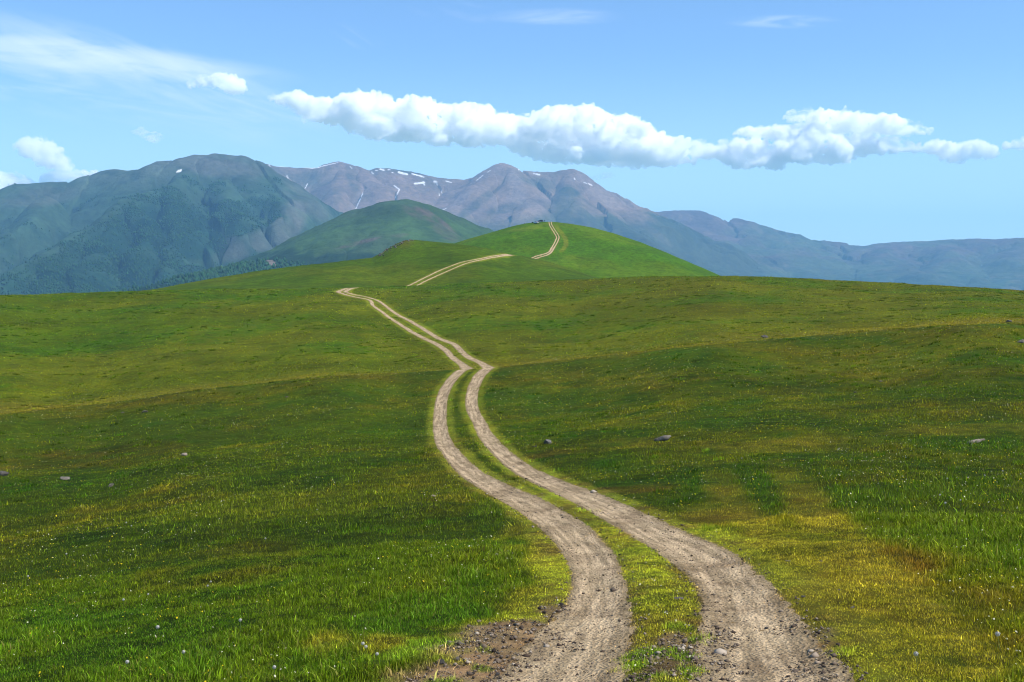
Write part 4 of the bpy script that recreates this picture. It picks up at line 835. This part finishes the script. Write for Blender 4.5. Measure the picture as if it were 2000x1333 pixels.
def cloud(label, parts, mk, depth=.8, vox=1.7, dens=1.0, seed=1, D=DC, amp=1.0):
    rg = random.Random(seed); bm = bmesh.new()
    def sph(px, py, rad, dz):
        c = P3(px, py, D + dz); s_ = rad * D / F
        m_ = Matrix.Translation(c) @ Matrix.Rotation(rg.uniform(0, 3), 4, "Z") @ Matrix.Diagonal((s_ * rg.uniform(.9, 1.2), s_ * rg.uniform(.9, 1.2), s_ * rg.uniform(.8, 1.0), 1))
        bmesh.ops.create_icosphere(bm, subdivisions=2, radius=1, matrix=m_)
    for topl, botl in parts:
        topl = np.array(topl, float); botl = np.array(botl, float); x0, x1 = topl[0, 0], topl[-1, 0]; px = x0
        while px < x1:
            T_ = np.interp(px, topl[:, 0], topl[:, 1]); B_ = np.interp(px, botl[:, 0], botl[:, 1]); th = max(B_ - T_, 3)
            for _ in range(max(1, int(th / 9 * dens))):
                rad = min(th * rg.uniform(.22, .5), rg.uniform(10, 26)); rad = max(rad, 2.2); py = rg.uniform(T_ + rad, max(B_ - rad, T_ + rad + .01))
                sph(px + rg.uniform(-2, 2), py, rad, rg.gauss(0, th * depth * .35) * D / F)
            for _ in range(2):
                rad = max(1.8, min(th * .3, rg.uniform(3, 9))); sph(px + rg.uniform(-3, 3), T_ + rad, rad, rg.gauss(0, th * depth * .25) * D / F)
            rad = max(1.8, min(th * .3, rg.uniform(3, 8))); sph(px + rg.uniform(-3, 3), B_ - rad, rad, rg.gauss(0, th * depth * .25) * D / F)
            px += max(2.0, min(7, th * .16))
    me = bpy.data.meshes.new("cloud"); bm.to_mesh(me); bm.free(); o = link("cloud", me)
    md = o.modifiers.new("r", "REMESH"); md.mode = "VOXEL"; md.voxel_size = vox * D / F
    dg = bpy.context.evaluated_depsgraph_get(); ev = o.evaluated_get(dg); m2 = bpy.data.meshes.new_from_object(ev); o.modifiers.clear(); o.data = m2
    nv = len(m2.vertices); P = np.empty(nv * 3, np.float32); m2.vertices.foreach_get("co", P); P = P.reshape(-1, 3).astype(float)
    N = np.empty(nv * 3, np.float32); m2.vertex_normals.foreach_get("vector", N); N = N.reshape(-1, 3)
    s_ = D / F; a_ = P / s_
    d = 9 * (np.abs(ridgeless(a_, 16, seed)) - .22) + 6.0 * (np.abs(ridgeless(a_, 7.5, seed + 3)) - .22) + 3.2 * (np.abs(ridgeless(a_, 3.4, seed + 5)) - .22) + 1.2 * ridgeless(a_, 1.7, seed + 9)
    P = P + N * ((d + 1.0) * s_ * amp)[:, None]; m2.vertices.foreach_set("co", P.astype(np.float32).ravel()); m2.update(); m2.materials.clear(); m2.materials.append(CM[mk])
    return tag(o, label, "cloud", "white clouds in the blue sky")
def ridgeless(p, sc, s_):
    q = p / sc
    return (perlin(q[:, 0] + .37 * q[:, 1] + s_, q[:, 2] + .11 * q[:, 1]) + perlin(q[:, 1] * .9 + s_ * 3, q[:, 2] * .9 - .5 * q[:, 0] + 7) + perlin(q[:, 0] * .8 - .6 * q[:, 2], q[:, 1] + .4 * q[:, 2] + s_)) * .6
cloud("long bank of white cumulus stretching over the snowy peaks", [([(526, 186), (552, 185), (586, 180), (596, 187), (640, 191), (660, 191), (672, 184), (704, 180), (732, 182), (756, 190), (768, 206), (780, 200), (796, 186), (832, 190), (844, 200), (876, 206), (916, 200), (952, 206), (960, 222), (984, 218), (1004, 228), (1036, 224), (1068, 212), (1100, 206), (1124, 212), (1148, 204), (1172, 218), (1204, 228), (1232, 226), (1264, 246), (1284, 260), (1300, 267), (1332, 270), (1366, 276), (1400, 287)],
   [(526, 192), (545, 200), (568, 208), (580, 220), (616, 240), (656, 242), (684, 260), (732, 272), (804, 278), (924, 288), (992, 284), (1024, 306), (1068, 316), (1140, 322), (1248, 328), (1287, 327), (1340, 320), (1396, 306)])], "d", seed=11, dens=1.2)
cloud("plump white cloud hanging lowest, just right of the long cloud bank", [([(1396, 290), (1411, 275), (1437, 269), (1475, 270), (1500, 281), (1512, 295), (1520, 312), (1526, 328)], [(1396, 302), (1411, 315), (1445, 331), (1490, 326), (1526, 333)])], "d", seed=12)
cloud("broad layered white cloud with two pointed tongues at upper right", [([(1532, 229), (1550, 217), (1599, 214), (1647, 221), (1700, 224), (1749, 227), (1782, 238), (1816, 255)], [(1532, 233), (1576, 241), (1666, 260), (1730, 263), (1816, 259)]),
   ([(1434, 260), (1452, 249), (1512, 247), (1569, 240), (1610, 235), (1660, 245)], [(1434, 264), (1490, 272), (1540, 278), (1660, 275)]),
   ([(1512, 284), (1535, 268), (1600, 255), (1674, 261), (1756, 272), (1801, 288)], [(1512, 300), (1524, 311), (1542, 319), (1587, 317), (1640, 320), (1700, 300), (1775, 294), (1801, 292)])], "d", seed=13, dens=1.2)
cloud("separate oval white cloud near the right picture edge", [([(1799, 289), (1827, 274), (1872, 281), (1910, 278), (1940, 287), (1946, 296)], [(1799, 293), (1827, 304), (1865, 317), (1902, 311), (1940, 307), (1946, 300)])], "d", seed=14)
cloud("small white cloud cut by the right picture edge", [([(1968, 285), (1985, 278), (2010, 277), (2045, 284)], [(1968, 289), (1990, 290), (2045, 298)])], "m", seed=15, vox=1.2)
cloud("tiny white puff below the long cloud bank, above the snowy peak", [([(1148, 349), (1170, 343), (1184, 336), (1200, 340)], [(1148, 352), (1175, 351), (1200, 347)])], "f", seed=16, vox=.9, amp=.5)
cloud("towering white cloud rising behind the left mountain ridge", [([(29, 279), (48, 273), (76, 269), (92, 272), (108, 290), (134, 318)], [(29, 287), (48, 300), (72, 315), (95, 330), (134, 336)]), ([(90, 340), (150, 334), (205, 339)], [(90, 354), (205, 354)])], "m", seed=17)
cloud("low white cloud at the left picture edge over the ridge", [([(-60, 345), (0, 339), (28, 339), (64, 356)], [(-60, 400), (30, 382), (64, 364)])], "m", seed=18)
cloud("small bright white cloud under the wispy streaks at upper left", [([(372, 162), (406, 150), (437, 143), (462, 150), (474, 170)], [(372, 167), (392, 169), (426, 170), (454, 184), (474, 181)])], "m", seed=19, vox=1.1)
cloud("little grey white wisp of cloud above the left ridge", [([(260, 255), (272, 250), (290, 259), (311, 260)], [(260, 259), (277, 267), (294, 278), (311, 275)])], "f", seed=20, vox=.9, amp=.6)

# ------------------------------------------------------------------ haze
t = NT("haze_air"); t.t.nodes.remove(t.b); v = t.n("ShaderNodeVolumePrincipled")
v.inputs["Color"].default_value = (.29, .62, 1.0, 1); v.inputs["Density"].default_value = 6.6e-5; v.inputs["Anisotropy"].default_value = .0; t.l(v.outputs[0], t.out.inputs["Volume"])
bm = bmesh.new(); boxm(bm, (0, 0, 180), (33000, 33000, 1760)); hz = part("haze", bm, t.m, None); tag(hz, "pale blue haze filling the air up to the mountain tops", "haze", kind="stuff")

# ------------------------------------------------------------------ light
EL, AZ = R(54), R(113)
d = Vector((math.sin(AZ) * math.cos(EL), math.cos(AZ) * math.cos(EL), math.sin(EL)))
sl = bpy.data.lights.new("sun", "SUN"); sl.energy = 4.4; sl.angle = R(.5); sl.color = (1, .96, .89)
so = bpy.data.objects.new("sun", sl); COL.objects.link(so); so.rotation_euler = d.to_track_quat("Z", "Y").to_euler()
W = bpy.data.worlds.new("World"); SC.world = W; W.use_nodes = True; nt = W.node_tree; bg = nt.nodes["Background"]
sky = nt.nodes.new("ShaderNodeTexSky"); sky.sky_type = "NISHITA"; sky.sun_disc = False; sky.sun_elevation = EL; sky.sun_rotation = AZ; sky.altitude = 2000; sky.air_density = 1.0; sky.dust_density = .8; sky.ozone_density = 2.0
class WT(NT):
    def __init__(s): s.t = nt
w_ = WT(); gen = nt.nodes.new("ShaderNodeTexCoord").outputs["Generated"]
# high cirrus: streaks in directions of the sky
sp = nt.nodes.new("ShaderNodeSeparateXYZ"); nt.links.new(gen, sp.inputs[0])
def M(op, a, b=None):
    nd = nt.nodes.new("ShaderNodeMath"); nd.operation = op
    for i_, q in enumerate((a, b)):
        if q is None: continue
        if hasattr(q, "node"): nt.links.new(q, nd.inputs[i_])
        else: nd.inputs[i_].default_value = q
    return nd.outputs[0]
yy = M("MAXIMUM", sp.outputs[1], .05); sx = M("DIVIDE", sp.outputs[0], yy); sz_ = M("DIVIDE", sp.outputs[2], yy)
def sm(x, a, b):
    nd = nt.nodes.new("ShaderNodeMapRange"); nd.interpolation_type = "SMOOTHSTEP"; nd.inputs[1].default_value = a; nd.inputs[2].default_value = b; nt.links.new(x, nd.inputs[0]); return nd.outputs[0]
def streaks(x0, z0, slope, wx, wz, sc, th, ang):
    """one veil: centre, tilt, size; fibres run along ang"""
    dx = M("SUBTRACT", sx, x0); dz = M("SUBTRACT", M("SUBTRACT", sz_, z0), M("MULTIPLY", dx, slope))
    q = M("ADD", M("POWER", M("ABSOLUTE", M("DIVIDE", dx, wx)), 2), M("POWER", M("ABSOLUTE", M("DIVIDE", dz, wz)), 2))
    env = M("SUBTRACT", 1, sm(q, .0, 1.0))
    ca, sa = math.cos(ang), math.sin(ang)
    al = M("ADD", M("MULTIPLY", sx, ca), M("MULTIPLY", sz_, sa)); ac = M("SUBTRACT", M("MULTIPLY", sz_, ca), M("MULTIPLY", sx, sa))
    cb = nt.nodes.new("ShaderNodeCombineXYZ"); nt.links.new(M("MULTIPLY", al, sc), cb.inputs[0]); nt.links.new(M("MULTIPLY", ac, sc * 7), cb.inputs[1])
    n_ = w_.noise(1.0, 8, .6, cb.outputs[0], .6)
    return M("MULTIPLY", env, sm(n_, th, th + .32))
def tz(py): return (HOR - py) / F
CIR = [streaks(-.41, tz(112), -.10, .24, .018, 9, .25, -.06), streaks(-.33, tz(140), -.28, .20, .030, 9, .34, -.38), streaks(-.38, tz(175), -.17, .28, .040, 7, .36, -.22), streaks(.04, tz(40), 0, .07, .009, 12, .35, .02), streaks(.245, tz(50), 0, .06, .007, 12, .35, 0), streaks(-.14, tz(80), -.3, .03, .012, 16, .45, -.5), streaks(-.05, tz(30), -.1, .05, .012, 14, .45, -.2)]
AM = [.5, .36, .30, .25, .28, .15, .15]
ci = None
for q, a_ in zip(CIR, AM):
    q = M("MULTIPLY", q, a_); ci = q if ci is None else M("SUBTRACT", M("ADD", ci, q), M("MULTIPLY", ci, q))
skc = w_.mix(1, sky.outputs[0], (1.07, 1.28, 1.41), "MULTIPLY")
skc = w_.mix(M("MULTIPLY", M("SUBTRACT", 1, sm(sz_, .0, .22)), .75), skc, (5.0, 7.2, 7.9))
fin = w_.mix(ci, skc, (7.5, 8.3, 9.2))
nt.links.new(fin, bg.inputs["Color"]); bg.inputs["Strength"].default_value = .1

# ------------------------------------------------------------------ render settings
vs_ = SC.view_settings; SC.display_settings.display_device = "sRGB"; vs_.view_transform = "Standard"; vs_.look = "None"; vs_.exposure = .62; vs_.gamma = 1; vs_.use_curve_mapping = False
cy = SC.cycles; SC.render.engine = "CYCLES"; cy.max_bounces = 48; cy.diffuse_bounces = 3; cy.glossy_bounces = 2; cy.transmission_bounces = 4; cy.volume_bounces = 44; cy.use_denoising = True; cy.pixel_filter_type = "BLACKMAN_HARRIS"; cy.filter_width = 1.05; cy.sample_clamp_indirect = 8
